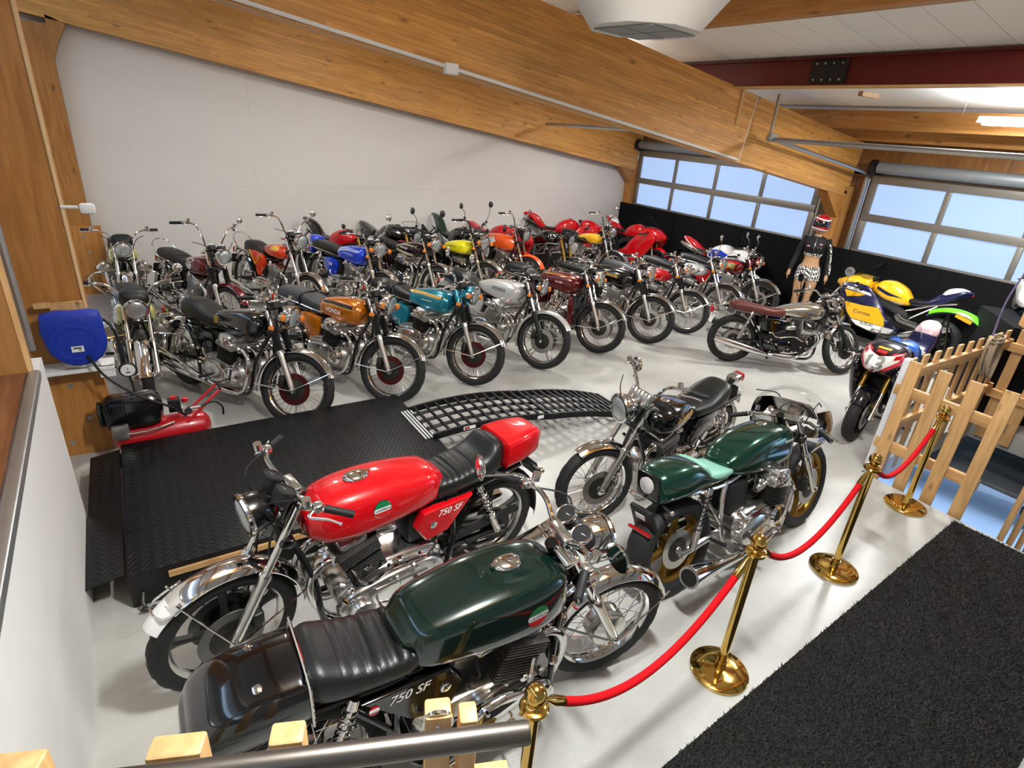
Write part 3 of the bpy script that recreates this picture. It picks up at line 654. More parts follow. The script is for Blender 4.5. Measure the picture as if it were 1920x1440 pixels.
def chassis(b, P):
    fm = P.get('frame', BLK); hx = b.F(b.fl-.18, -.05); top = b.F(b.fl-.02, -.05)
    def fr():
        g = G()
        for s in (1, -1):
            g.tube(cr([hx+V((0, s*.02, 0)), V((hx.x-.09, s*.10, .50)), V((hx.x-.13, s*.13, .22)), V((.1, s*.14, .17)), V((-.28, s*.14, .18)), V((-.40, s*.13, .38)), V((-.40, s*.12, .60)), V((-.36, s*.11, .70))], 5), .0165, 8)
            g.tube(cr([top+V((0, s*.01, -.03)), V((.1, s*.03, .735)), V((-.3, s*.10, .69)), V((-.60, s*.115, .715)), V((-.88, s*.11, .75))], 4), .014, 8)
            g.tube([V((-.40, s*.13, .42)), V((-.60, s*.125, .705))], .012, 7)
        return g
    if P.get('frameon', True): b.p('frame', fr, fm, key=('fr',))
    b.p('swingarm', lambda: G().tube([(-.36, .1, .355), (b.xr-.03, .115, b.rr)], .019, 8, flat=1.3).tube([(-.36, -.1, .355), (b.xr-.03, -.115, b.rr)], .019, 8, flat=1.3).tube([(-.37, -.13, .355), (-.37, .13, .355)], .024, 10), P.get('swm', fm), key=('sw',))
    sx = P.get('shock', (-.56, .735))
    if sx:
        for s in (1, -1):
            a = V((b.xr+.04, s*.145, b.rr+.03)); e = V((sx[0], s*.14, sx[1])); d = e-a
            so = b.p('shock_absorber', lambda: G().tube([a, a+d*.42, a+d*.43, a+d*.9, a+d*.9, e], [.022, .022, .011, .011, .024, .02], 10), P.get('shockm', CH), key=('sh', s, sx))
            def helix():
                pts = []; n = 8*9; A, X, Y = frame(d)
                for i in range(n+1):
                    t = 2*pi*i/9; pts.append(a+d*(.30+.58*i/n)+(X*cos(t)+Y*sin(t))*.025)
                return G().tube(pts, .0045, 5)
            b.p('spring', helix, P.get('springm', CH), so, key=('sg', s, sx))
    b.p('chain', lambda: chain(b), GUN, key=('ch',))
    b.p('chain_guard', lambda: G().ext([(-.42, .40), (b.xr-.12, .43), (b.xr-.12, .455), (-.42, .43)], .10, .14), P.get('cgm', CH), key=('cg',))
    for s in (1, -1):
        b.p('footpeg', lambda: G().tube([(-.16, s*.14, .27), (-.16, s*.29, .275)], [.012, .016], 8), GRP, key=('fp', s))
        b.p('foot_lever', lambda: G().tube(cr([(-.12, s*.17, .24), (.0, s*.2, .245), (.08, s*.2, .27), (.08, s*.25, .27)], 3), .008, 6), CH, key=('fv', s))
        b.p('pillion_peg', lambda: G().tube([(-.50, s*.13, .36), (-.50, s*.24, .37)], [.01, .014], 7), GRP, key=('pp', s))
    b.p('side_stand', lambda: G().tube([(-.18, .13, .2), (-.12, .28, .035), (-.10, .30, .035)], [.012, .011, .014], 7), GUN, key=('ss',))
def chain(b):
    g = G(); y = .085
    for z0, z1 in ((.42, b.rr+.095), (.30, b.rr-.095)): g.box(((-.22+b.xr)/2, y, (z0+z1)/2), (abs(b.xr+.22), .014, .016), M.Rotation(math.atan2(z0-z1, abs(b.xr+.22))*-1, 3, 'Y'))
    g.lathe([(.1, 0), (.1, .008)], (b.xr, y-.004, b.rr), (0, 1, 0), 22).lathe([(.04, -.004), (.04, .008)], (-.25, y, .36), (0, 1, 0), 14); return g
SEATS = {'dual': [(-.86, .10, .745, .785, .825), (-.80, .125, .735, .785, .86), (-.5, .13, .725, .775, .855), (-.3, .125, .71, .765, .82), (-.16, .105, .70, .75, .80)],
         'step': [(-.88, .10, .75, .81, .87), (-.82, .125, .74, .80, .905), (-.58, .13, .73, .785, .90), (-.5, .13, .725, .775, .845), (-.3, .13, .70, .755, .80), (-.16, .11, .69, .745, .79)],
         'cafe': [(-.72, .10, .76, .82, .90), (-.66, .13, .74, .80, .92), (-.56, .14, .73, .78, .86), (-.4, .14, .715, .765, .81), (-.24, .12, .70, .75, .80), (-.2, .09, .70, .745, .78)],
         'round': [(-.70, .08, .74, .79, .85), (-.64, .125, .725, .79, .89), (-.5, .14, .715, .78, .885), (-.34, .14, .705, .765, .83), (-.2, .115, .70, .75, .795)]}
def make_seat(b, P):
    secs = P.get('seatsec') or SEATS[P.get('seat', 'dual')]; m = P.get('seatm', VIN); rb = P.get('ribs')
    rib = None
    if rb:
        x0, x1, n, amp = rb; rib = lambda x: (amp*(abs(math.sin(pi*n*(x-x0)/(x1-x0)))**.5-1) if x0 <= x <= x1 else 0.)
    sub = 16 if rb else 5
    k = ('seat', str(secs), str(rb))
    so = b.p('seat', lambda: body(secs, sub, 26, 3.2, 5., .02, rib, 3.4), m, key=k, ang=50)
    if P.get('trim', CH):
        xs = [s[0] for s in secs]
        pts = [(s[0], s[1]*1.01, s[2]+.012) for s in secs]
        b.p('seat_trim', lambda: G().tube(cr([(x, y, z) for x, y, z in pts[::-1]]+[(x-.012 if i == 0 else x, -y, z) for i, (x, y, z) in enumerate(pts)], 3), .006, 6), P.get('trim', CH), so, key=k)
    if P.get('strap'):
        s = secs[len(secs)//2]; b.p('seat_strap', lambda: G().tube(cr([(s[0]+.02, -s[1]*1.02, s[2]+.01), (s[0]+.02, -s[1]*1.0, s[4]-.03), (s[0]+.02, 0, s[4]+.006), (s[0]+.02, s[1]*1.0, s[4]-.03), (s[0]+.02, s[1]*1.02, s[2]+.01)], 6), .008, 6, flat=2.2), BLM, so, key=k)
    return so
def make_rear(b, P):
    rm = P.get('rfend', CH)
    if rm:
        a0, a1 = P.get('rarc', (50, 190)); R = b.rr+.045
        ro = b.p('rear_mudguard', lambda: fender((b.xr, 0, b.rr), R, .15, a0, a1), rm, key=('rf', a0, a1))
    if P.get('tail', True):
        tx, tz = P.get('tailpos', (b.xr-.30, .67)); m = P.get('tailm', CH)
        to = b.p('tail_lamp', lambda: G().rbox((tx+.035, 0, tz), (.08, .10, .085), .02), m, key=('tl', tx, tz))
        b.p('tail_lens', lambda: G().rbox((tx-.015, 0, tz), (.045, .11, .085), .02), RDL, to, key=('tn', tx, tz))
        b.p('number_plate', lambda: G().rbox((tx-.0, 0, tz-.12), (.008, .18, .13), .004, M.Rotation(.25, 3, 'Y')), P.get('platem', BLM), to, key=('np', tx, tz))
        if P.get('ind', True):
            for s in (1, -1):
                e = V((tx+.08, s*.165, tz+.0))
                io = b.p('rear_indicator', lambda: G().tube([(tx+.08, s*.05, tz), e], .006, 6).lathe([(.03, -.012), (.033, .012), (.012, .025)], e, (1, 0, 0), 14), CH, key=('ri', s, tx, tz))
                b.p('indicator_lens', lambda: G().lathe([(.002, -.035), (.015, -.034), (.029, -.026), (.032, -.010)], e, (1, 0, 0), 14), AMB, io, key=('rl', s, tx, tz))
    if P.get('grab'):
        b.p('grab_rail', lambda: G().tube(cr([(-.5, .14, .75), (-.75, .145, .76), (-.93, .13, .86), (-1.0, .06, .93), (-1.0, -.06, .93), (-.93, -.13, .86), (-.75, -.145, .76), (-.5, -.14, .75)], 4), .008, 7), CH, key=('gb',))
TANKS = {'cb': [(-.24, .09, .71, .76, .82), (-.16, .125, .69, .775, .868), (.03, .14, .675, .785, .91), (.18, .145, .668, .79, .922), (.29, .132, .68, .79, .91), (.335, .10, .715, .79, .88)],
         'tear': [(-.26, .05, .735, .76, .79), (-.13, .10, .71, .775, .85), (.06, .138, .695, .79, .90), (.20, .148, .695, .80, .917), (.30, .125, .71, .80, .90), (.345, .08, .745, .805, .87)],
         'boxy': [(-.30, .095, .755, .80, .84), (-.18, .135, .71, .79, .885), (.05, .152, .672, .785, .922), (.21, .152, .655, .785, .925), (.30, .14, .69, .785, .905), (.335, .11, .735, .80, .875)],
         'lav': [(-.34, .10, .735, .80, .865), (-.27, .14, .70, .80, .905), (-.05, .165, .675, .80, .94), (.15, .168, .668, .79, .945), (.29, .145, .685, .785, .925), (.36, .10, .72, .785, .875)],
         'slim': [(-.24, .06, .74, .77, .80), (-.12, .09, .715, .775, .85), (.05, .105, .70, .785, .885), (.18, .108, .70, .79, .89), (.28, .09, .715, .79, .87), (.32, .06, .745, .79, .845)]}
def make_tank(b, P):
    secs = P.get('tanksec') or TANKS[P.get('tank', 'cb')]; dz = P.get('tankdz', 0); sx = P.get('tanksx', 1); sy = P.get('tanksy', 1)
    secs = [(x*sx, w*sy, zb+dz, zm+dz, zt+dz) for x, w, zb, zm, zt in secs]
    g = body(secs, 5, 32, P.get('nt', 2.7), P.get('nb', 3.4), .03); tree = bvh(g)
    to = b.p('fuel_tank', g, P['tankm'], ang=60)
    cx = P.get('capx', .16); h = tree.ray_cast(V((cx, 0, 2)), V((0, 0, -1)))[0]
    b.p('filler_cap', G().lathe([(.036, -.01), (.036, .008), (.03, .014), (.012, .017), (0, .017)], h, (0, 0, 1), 20) if not P.get('monza') else G().ball(h+V((0, 0, .004)), .048, 16, 8, (1.35, 1., .42)).box(h+V((-.06, 0, .012)), (.03, .02, .012)), P.get('capm', CH), to)
    sides = P.get('sides', (1, -1))
    for (x0, z0, x1, z1, pts, m) in (): pass
    for st in P.get('stripes', ()):
        for s in sides: b.patch('tank_stripe', tree, st[0], s, st[1], to, sm=st[2] if len(st) > 2 else 0, n=st[3] if len(st) > 3 else 12, off=st[4] if len(st) > 4 else .0012)
    for t in P.get('texts', ()):
        for s in sides: b.decal('tank_lettering', t[0], tree, t[1], t[2], s, t[3], *(t[4:]), parent=to, off=.0022)
    if P.get('knee'):
        for s in sides: b.patch('knee_pad', tree, P['knee'], s, BLM, to, off=.004, sm=3)
    return to, tree
def side_cover(b, P):
    poly = P.get('covpoly') or [(-.46, .66), (-.18, .655), (-.17, .52), (-.24, .42), (-.36, .43), (-.44, .52)]
    m = P.get('covm')
    if not m: return
    for s in (1, -1):
        g = G().ext(poly, s*.09, s*.155, .02, sm=P.get('covsm', 2)); co = b.p('side_cover', g, m, key=('sc', s, str(poly)))
        tr = bvh(g)
        for t in P.get('covtext', ()): b.decal('cover_lettering', t[0], tr, t[1], t[2], s, t[3], *(t[4:]), parent=co, off=.002)
        if P.get('covbadge'): b.p('cover_badge', lambda: G().lathe([(.022, 0), (.022, .006), (.015, .009), (0, .009)], (P['covbadge'][0], s*.154, P['covbadge'][1]), (0, s, 0), 14), CH, co, key=('bg', s, P['covbadge']))
def classic(label, front, ang, **P):
    b = Bike(label, front, ang, P.get('lean', 7), P.get('steer', 0), P.get('wb', 1.46), P.get('rf', .335), P.get('rr', .325), P.get('rake', 28), fl=P.get('fl', .72), group=P.get('group'), scale=P.get('scale', 1.))
    ws = P.get('wheel', 'spoke')
    make_wheel(b, True, P.get('fwheel', ws), P.get('wf', .092), None, P.get('rimm', CH), P.get('spm', CH if ws == 'spoke' else P.get('rimm', CH)), P.get('hubm', AL), P.get('disc', -1), P.get('discm', DSC), P.get('dr', .14), P.get('fdrum', False))
    make_wheel(b, False, ws, P.get('wr', .11), b.rr-P.get('rside', .08), P.get('rimm', CH), P.get('spm', CH if ws == 'spoke' else P.get('rimm', CH)), P.get('hubm', AL), P.get('rdisc', 0), DSC, .13, P.get('rdrum', True))
    make_front(b, P)
    make_bars(b, P.get('bar', 'std'), P.get('barm', CH), GRP, P.get('mirrors', ()), P.get('mirm', CH), rise=P.get('rise', 0.))
    chassis(b, P); make_rear(b, P); make_seat(b, P)
    to, tree = make_tank(b, P); side_cover(b, P)
    e = P.get('eng', 'four')
    if e in ('four', 'six'):
        n = 4 if e == 'four' else 6; ys, s0 = engine4(b, P, n); em = P.get('exm', CH)
        k = P.get('ex', 'fourfour')
        if k == 'fourfour':
            J = {1: [(-.30, .20, .20), (-.22, .235, .24)], -1: [(-.30, -.20, .20), (-.22, -.235, .24)]}
            headers(b, ys, s0, [J[-1][1], J[-1][0], J[1][0], J[1][1]], m=em)
            for s in (1, -1):
                silencer(b, (-.28, s*.20, .20), (-1.02, s*.25, .30), .042, em); silencer(b, (-.20, s*.235, .24), (-1.00, s*.27, .42), .042, em)
        else:
            J = lambda y: (-.30, .21 if y > 0 else -.21, .20)
            headers(b, ys, s0, [J(y) for y in ys], m=em)
            for s in ((1, -1) if k == 'two' else (() if k == 'cone' else (-1,))): silencer(b, (-.28, s*.21, .20), (-1.05, s*.25, P.get('exz', .30)), .05, em)
    elif e == 'twin': twin(b, P)
    elif e == 'vee': vee(b, P)
    elif e == 'single': single(b, P)
    elif e == 'flat': flat(b, P)
    # chrome fasteners scattered at random, added for sparkle, then hoses
    def clutter():
        g = G(); q = random.Random(11)
        for i in range(46):
            s = 1 if i % 2 else -1; x = q.uniform(-.32, .28); z = q.uniform(.22, .52); y = s*q.uniform(.155, .205)
            if q.random() < .6: g.lathe([(.010, -.01), (.010, .008), (.006, .012), (0, .012)], (x, y, z), (0, s, 0), 6)
            else: g.lathe([(.013, -.012), (.014, .012), (.007, .02)], (x, y, z), (q.uniform(-1, 1), s*.4, q.uniform(-1, 1)), 8)
        return g
    b.p('sparkle_fasteners', clutter, CH, key=('clu',), kind='stuff')
    for s in (1, -1):
        b.p('fuel_hose', lambda: G().tube(cr([(-.02, s*.07, .68), (-.07, s*.12, .62), (-.06, s*.14, .55), (-.08, s*.10, .50)], 4), .006, 6), BLM, key=('fh', s)); b.p('oil_line', lambda: G().tube(cr([(-.28, s*.17, .50), (-.2, s*.19, .44), (.0, s*.2, .47), (.14, s*.19, .42), (.2, s*.15, .52)], 4), .007, 6), CH, key=('ol', s))
    # control cables
    for s in (1, -1):
        b.p('control_cable', lambda: G().tube(cr([b.F(b.fl+.1, .06, s*.24), b.F(b.fl, .16, s*.14), b.F(b.fl-.12, .02, s*.09), V((.25, s*.08, .66))], 5), .0045, 5), BLM, key=('cc', s, P.get('bar', 'std')))
    return b, to, tree
def twin(b, P):
    em = P.get('engm', AL); tl = P.get('tilt', 18); cm = P.get('cylm', ALD); x0, z0 = .10, .43; wy = P.get('ewy', .30)
    crankcase(b, em, [(-.34, .33), (-.30, .44), (-.1, .47), (.14, .46), (.27, .38), (.26, .27), (.14, .19), (-.22, .2)], .13, .03)
    b.p('cylinder_block', lambda: fins(x0, z0, .20, wy, 9, .0155, tl, .75), cm, key=('tc', tl, wy))
    R = M.Rotation(rad(tl), 3, 'Y'); at = lambda a, y, h: V((x0, y, z0))+R @ V((a, 0, h))
    b.p('cylinder_head', lambda: fins(*[at(0, 0, .142).x, at(0, 0, .142).z], .21, wy+.03, 5, .0145, tl, .8), P.get('headm', cm), key=('th', tl, wy))
    b.p('rocker_cover', lambda: G().rbox(at(0, 0, .235), (.15, wy*.9, .05), .022, R), em, key=('rc', tl, wy))
    for s in (1, -1):
        c = b.p('engine_cover', lambda: G().ext(P.get('epoly') or [(-.32, .30), (-.29, .39), (-.16, .43), (.10, .42), (.26, .37), (.29, .28), (.2, .215), (-.05, .2), (-.25, .22)], s*.12, s*.20, .03, sm=4), P.get('covem', CH), key=('te', s, str(P.get('epoly'))))
        if P.get('boss', True):
            b.p('dynamo_cover', lambda: G().lathe([(.072, 0), (.072, .07), (.062, .085), (.03, .09), (0, .09)], (.19, s*.17, .30), (0, s, 0), 26), P.get('bossm', AL), c, key=('dy', s))
            bl = [(-.31, .31), (-.27, .385), (-.15, .42), (.02, .42), (.12, .41), (.25, .365), (.12, .215), (-.04, .207), (-.18, .222)]
            b.p('cover_bolts', lambda: [g_ for g_ in [G()] if [g_.lathe([(.009, 0), (.009, .012), (0, .013)], (x*.93, s*.195, .315+(z-.315)*.86), (0, s, 0), 6) for x, z in bl]][0], CH, c, key=('cbt', s), kind='stuff')
            b.p('cover_ridge', lambda: G().tube([(-.2, s*.2, .36), (.1, s*.205, .37)], .008, 6).tube([(-.05, s*.2, .28), (-.02, s*.2, .40)], .008, 6), AL, c, key=('cr', s))
    for s in (1, -1): b.p('carburettor', lambda: G().lathe([(.022, -.06), (.034, -.04), (.034, .04), (.024, .06)], at(-.17, .09*s, .17), (1, 0, .15), 12).lathe([(.022, 0), (.026, .06), (.016, .075)], at(-.17, .09*s, .15), (0, 0, 1), 12), AL, key=('tb', tl, s))
    b.p('air_box', lambda: G().rbox((-.24, 0, .57), (.2, .2, .2), .03), BLM, key=('tab',))
    s0 = at(.11, 0, .18); r = P.get('exr', .022); z1 = P.get('exz', .30); xe = P.get('exx', -1.02); em2 = P.get('exm', CH)
    headers(b, [-.09, .09], s0, [(-.32, -.2, .20), (-.32, .2, .20)], r, em2, .16)
    for s in (1, -1): silencer(b, (-.30, s*.2, .20), (xe, s*.24, z1), P.get('sir', .05), em2, P.get('sil', 'cigar'))
def vee(b, P):
    em = P.get('engm', ALD); cm = P.get('cylm', ALD)
    crankcase(b, em, [(-.40, .34), (-.34, .46), (-.1, .50), (.12, .52), (.27, .46), (.29, .30), (.2, .20), (-.25, .22)], .13, .035)
    for s in (1, -1):
        d = V((.05, s*.72, .69)).normalized(); o = V((.12, s*.08, .47))
        def cyl():
            g = G(); pr = [(.06, 0)]
            for i in range(8): pr += [(.055, .02+i*.017), (.082, .021+i*.017), (.082, .027+i*.017), (.055, .028+i*.017)]
            return g.lathe(pr+[(.055, .16)], o, d, 20)
        b.p('cylinder', cyl, cm, key=('vc', s, cm.name)); q = o+d*.19
        Rm = V((0, 0, 1)).rotation_difference(d).to_matrix()
        b.p('cylinder_head', lambda: G().rbox(q, (.17, .16, .08), .02, Rm), cm, key=('vh', s)); b.p('rocker_cover', lambda: G().rbox(q+d*.06, (.15, .14, .06), .028, Rm), P.get('covem', AL), key=('vr', s))
        b.p('carburettor', lambda: G().lathe([(.022, -.06), (.034, -.04), (.034, .04), (.024, .06)], V((-.06, s*.17, .58)), (1, 0, .1), 12), AL, key=('vcb', s))
        p = [q+V((.07, s*.0, -.02)), q+V((.15, 0, -.06)), q+V((.18, -s*.02, -.18)), V((.18, s*.17, .25)), V((0, s*.17, .17)), V((-.3, s*.19, .19))]
        b.p('exhaust_pipe', lambda: G().tube(cr(p, 6), .021, 10), P.get('exm', CH), key=('vx', s)); silencer(b, (-.28, s*.19, .19), (-1.02, s*.24, P.get('exz', .33)), .047, P.get('exm', CH), P.get('sil', 'cigar'))
        b.p('engine_cover', lambda: G().ext([(-.36, .32), (-.3, .40), (-.1, .43), (.02, .36), (-.02, .26), (-.25, .25)], s*.11, s*.16, .02, sm=3), P.get('covem', AL), key=('vv', s))
    b.p('timing_cover', lambda: G().ext([(-.11, .30), (.11, .30), (.12, .50), (-.12, .50)], .26, .31, .02, axis='x', sm=2), GUN, key=('vt',))
def single(b, P):
    em = P.get('engm', ALD); tl = P.get('tilt', 8); x0, z0 = .1, .42
    crankcase(b, em, [(-.26, .32), (-.24, .42), (-.05, .45), (.16, .44), (.22, .34), (.16, .22), (-.2, .22)], .1, .03)
    b.p('cylinder_block', lambda: fins(x0, z0, .17, .18, 9, .015, tl, .7), P.get('cylm', GUN), key=('sy',)); R = M.Rotation(rad(tl), 3, 'Y'); at = lambda a, y, h: V((x0, y, z0))+R @ V((a, 0, h))
    b.p('cylinder_head', lambda: G().rbox(at(0, 0, .17), (.15, .17, .09), .03, R), em, key=('sh_',))
    for s in (1, -1): b.p('engine_cover', lambda: G().ext([(-.22, .28), (-.18, .39), (.05, .40), (.17, .33), (.1, .24), (-.12, .23)], s*.09, s*.15, .025, sm=3), AL, key=('se', s))
    b.p('carburettor', lambda: G().lathe([(.022, -.06), (.034, -.04), (.034, .04), (.024, .06)], at(-.15, 0, .15), (1, 0, .1), 12), AL, key=('sca',))
    s0 = at(.09, 0, .15); headers(b, [-.05], s0, [(-.32, -.19, .26)], .02, P.get('exm', CH), .22); silencer(b, (-.30, -.19, .26), (-.95, -.23, .40), .042, P.get('exm', CH), 'cigar')
def flat(b, P):
    em = P.get('engm', AL); crankcase(b, em, None, .15, .03)
    for s in (1, -1):
        b.p('cylinder_block', lambda: G().rbox((.1, s*.22, .38), (.32, .16, .14), .03), ALD, key=('fb', s)); b.p('cam_cover', lambda: G().rbox((.1, s*.32, .38), (.34, .07, .16), .03), CH, key=('fc', s))
        b.p('carburettors', lambda: G().lathe([(.03, -.05), (.035, .05)], (.02, s*.14, .56), (0, 0, 1), 12).lathe([(.03, -.05), (.035, .05)], (.16, s*.14, .56), (0, 0, 1), 12).tube(cr([(.02, s*.14, .55), (.02, s*.2, .52), (.02, s*.25, .44)], 4), .02, 8).tube(cr([(.16, s*.14, .55), (.16, s*.2, .52), (.16, s*.25, .44)], 4), .02, 8), CH, key=('fk', s))
        headers(b, [s*.26], V((.2, 0, .32)), [(-.30, s*.22, .2)], .02, CH); silencer(b, (-.28, s*.22, .2), (-1.05, s*.25, .28), .05)
        b.p('radiator_shroud', lambda: G().ext([(.30, .66), (.36, .66), (.42, .30), (.33, .30)], s*.17, s*.205, .01), P['tankm'], key=('rs', s))
    b.p('radiator', lambda: G().rbox((.36, 0, .48), (.06, .34, .36), .01, M.Rotation(-.2, 3, 'Y')), BLM, key=('rad',))
# ---- sports machines
def sport(label, front, ang, **P):
    b = Bike(label, front, ang, P.get('lean', 6), P.get('steer', 0), P.get('wb', 1.40), .30, .315, P.get('rake', 24), .035, P.get('fl', .66), group=P.get('group'))
    wm = P.get('wheelm', BLM); bm = P['main']; ws = P.get('wheel', 'cast5')
    make_wheel(b, True, ws, .12, .22, wm, wm, GUN, 2, P.get('discm', DSC), .15); make_wheel(b, False, ws, .175, .22, wm, wm, GUN, -1, DSC, .11)
    Q = dict(usd=P.get('usd', GLD), lamp=None, gauges=False, fend=P.get('fend', bm), farc=(35, 150), fgap=.022, fendw=.14, stays=False, calip=(1, -1), calm=P.get('calm', GLD), fw=.105, clampt=P.get('clampt', GUN))
    make_front(b, Q); make_bars(b, P.get('bar', 'clip'), BLM, mirrors=P.get('mirrors', ()), mm=BLM)
    fm = P.get('frame', BLM); hx = b.F(b.fl-.1, -.035)
    if P.get('trellis'):
        def tre():
            g = G()
            for s in (1, -1):
                A = [hx+V((0, s*.03, 0)), V((.16, s*.15, .78)), V((-.12, s*.16, .70)), V((-.30, s*.14, .62))]; B = [hx+V((-.02, s*.03, -.14)), V((.12, s*.16, .58)), V((-.1, s*.16, .52)), V((-.3, s*.14, .62))]
                g.tube(A, .015, 8).tube(B, .015, 8)
                for p, q in ((A[0], B[1]), (B[1], A[1]), (A[1], B[2]), (B[2], A[2])): g.tube([p, q], .011, 7)
            return g
        b.p('trellis_frame', tre, P['trellis'])
    else:
        b.p('frame', lambda: G().ext([(hx.x+.02, hx.z+.05), (hx.x+.03, hx.z-.08), (.05, .56), (-.22, .44), (-.30, .46), (-.30, .60), (-.05, .72)], .11, .16, .015, sm=2).mirror(), fm, key=('spar', fm.name))
    b.p('subframe', lambda: [G().tube([(-.22, .11, .62), (-.55, .10, .80), (-.80, .06, .88)], .012, 7).tube([(-.28, .12, .50), (-.6, .10, .80)], .011, 7).mirror()][0], P.get('subm', fm), key=('subf', str(P.get('subm'))))
    b.p('swingarm', lambda: [G().ext([(-.28, .46), (-.26, .38), (b.xr-.05, .28), (b.xr-.06, .35), (-.45, .47)], .10, .14, .012).mirror()][0], P.get('swm', fm), key=('swa',))
    b.p('engine', lambda: G().ext([(-.28, .50), (-.05, .62), (.18, .66), (.30, .58), (.24, .36), (.05, .24), (-.22, .26)], -.16, .16, .03, sm=3), GUN, key=('sen',))
    for s in (1, -1): b.p('clutch_cover', lambda: G().lathe([(.08, 0), (.08, .02), (.06, .035), (0, .04)], (-.04, s*.155, .38), (0, s, 0), 20), P.get('clutchm', ALD), key=('scc', s))
    b.p('chain', lambda: chain(b), GUN, key=('ch',))
    # tank, seat, tail
    tg = body(P.get('tanksec') or [(-.24, .10, .70, .76, .82), (-.14, .15, .68, .79, .93), (.03, .175, .69, .82, 1.0), (.17, .16, .72, .84, .99), (.26, .10, .76, .85, .93)], 5, 30, 2.7, 3.4, .03)
    to = b.p('fuel_tank', tg, P.get('tankm', bm), ang=60); tt = bvh(tg); h = tt.ray_cast(V((.1, 0, 2)), V((0, 0, -1)))[0]
    b.p('filler_cap', G().lathe([(.04, -.01), (.04, .006), (.03, .009), (0, .009)], h, (0, 0, 1), 20), GUN, to)
    tz = P.get('tailz', 1.0); tw = P.get('tailw', .11)
    tg2 = body([(-.92, .03, tz-.03, tz, tz+.02), (-.80, tw*.75, tz-.10, tz-.04, tz+.02), (-.62, tw, .80, .86, tz-.04 if P.get('solo', True) else .93), (-.45, tw, .74, .80, .85), (-.28, tw*.95, .70, .76, .80)], 5, 24, 2.6, 3., .02)
    tl = b.p('tail_fairing', tg2, P.get('tailm', bm), ang=60); t2 = bvh(tg2)
    so = b.p('seat', body([(-.56, .10, .80, .84, .875), (-.42, .125, .765, .80, .83), (-.28, .12, .755, .785, .815), (-.2, .08, .75, .785, .82)], 4, 22, 3., 4.), P.get('seatm', VIN), ang=60)
    if P.get('pad'): b.p('tail_pad', body([(-.86, .03, tz-.02, tz, tz+.035), (-.76, tw*.7, tz-.08, tz-.02, tz+.045), (-.63, tw*.85, .88, .92, tz+.0), (-.57, tw*.6, .88, .91, .95)], 4, 20), P['pad'], tl, ang=60)
    b.p('tail_lens', G().rbox((-.925, 0, tz-.02), (.03, .05, .03), .008), RDL, tl)
    if P.get('plate', True): b.p('number_plate_hanger', G().tube([(-.78, 0, .86), (-.98, 0, .72)], .012, 6).rbox((-1.0, 0, .66), (.008, .17, .13), .003, M.Rotation(.3, 3, 'Y')), BLM, tl)
    tr = {'tank': tt, 'tail': t2}
    # nose and screen
    if P.get('nose', True):
        nz = P.get('nosedz', 0)
        ng = body([(.34, .20, .74+nz, .88+nz, .99+nz), (.48, .21, .70+nz, .86+nz, 1.01+nz), (.62, .185, .70+nz, .84+nz, .97+nz), (.74, .12, .74+nz, .83+nz, .91+nz), (.81, .05, .78+nz, .83+nz, .87+nz)], 5, 32, 2.5, 2.6, .03)
        no = b.p('nose_fairing', ng, P.get('nosem', bm), ang=60); tr['nose'] = bvh(ng)
        sg = []
        for i in range(9):
            t = i/8; x = .62-.34*t; w_ = .10+.09*sin(pi*min(1, t*1.1)*.5); z0 = .93+nz+.05*t; hgt = (.055+.19*t)*P.get('scr', 1)
            sg.append([V((x, w_*cos(a), z0+hgt*max(sin(a), 0)**.7)) for a in [pi*k/12 for k in range(13)]])
        g = G(); n = 13; vs = [p for r in sg for p in r]; fs = [(i*n+j, i*n+j+1, (i+1)*n+j+1, (i+1)*n+j) for i in range(8) for j in range(n-1)]
        b.p('windscreen', g.add(vs, fs), P.get('screenm', CLR), no, ang=180)
        b.p('dash_panel', G().rbox((.33, 0, .955+nz), (.05, .2, .09), .02, M.Rotation(-.5, 3, 'Y')), BLM, no)
        if P.get('lamps', True):
            for s in (1, -1): b.p('headlamp_lens', G().ball((.735, s*.062, .84+nz), .045, 14, 8, (.7, 1, .62)), GLS, no)
    else:
        make = P.get('lampr', .085); c = b.F(b.fl-.06, .14)
        ho = b.p('headlamp', G().lathe([(.03, -.1), (make*.8, -.07), (make, 0), (make+.004, .02)], c, (1, 0, -.12), 24), P.get('lampm', BLM), st=True); b.p('headlamp_lens', G().lathe([(make-.004, .02), (make*.6, .034), (0, .04)], c, (1, 0, -.12), 22), GLS, ho)
        b.p('gauge', G().rbox(b.F(b.fl+.06, .1), (.04, .18, .09), .02, M.Rotation(-.5, 3, 'Y')), BLM, st=True)
        if P.get('flyscreen'):
            sc = [[b.F(b.fl+.02+.18*i/5, .20-.03*i, 0)+V((0, (.10+.02*i)*sin(a), .03*cos(a))) for a in [rad(-80+160*k/10) for k in range(11)]] for i in range(6)]
            g = G(); vs = [p for r in sc for p in r]; fs = [(i*11+j, i*11+j+1, (i+1)*11+j+1, (i+1)*11+j) for i in range(5) for j in range(10)]
            b.p('windscreen', g.add(vs, fs), CLR, st=True, ang=180)
            b.p('screen_edge', G().tube([sc[i][0] for i in range(6)]+sc[5]+[sc[i][10] for i in range(5, -1, -1)], .004, 5), BLM, st=True)
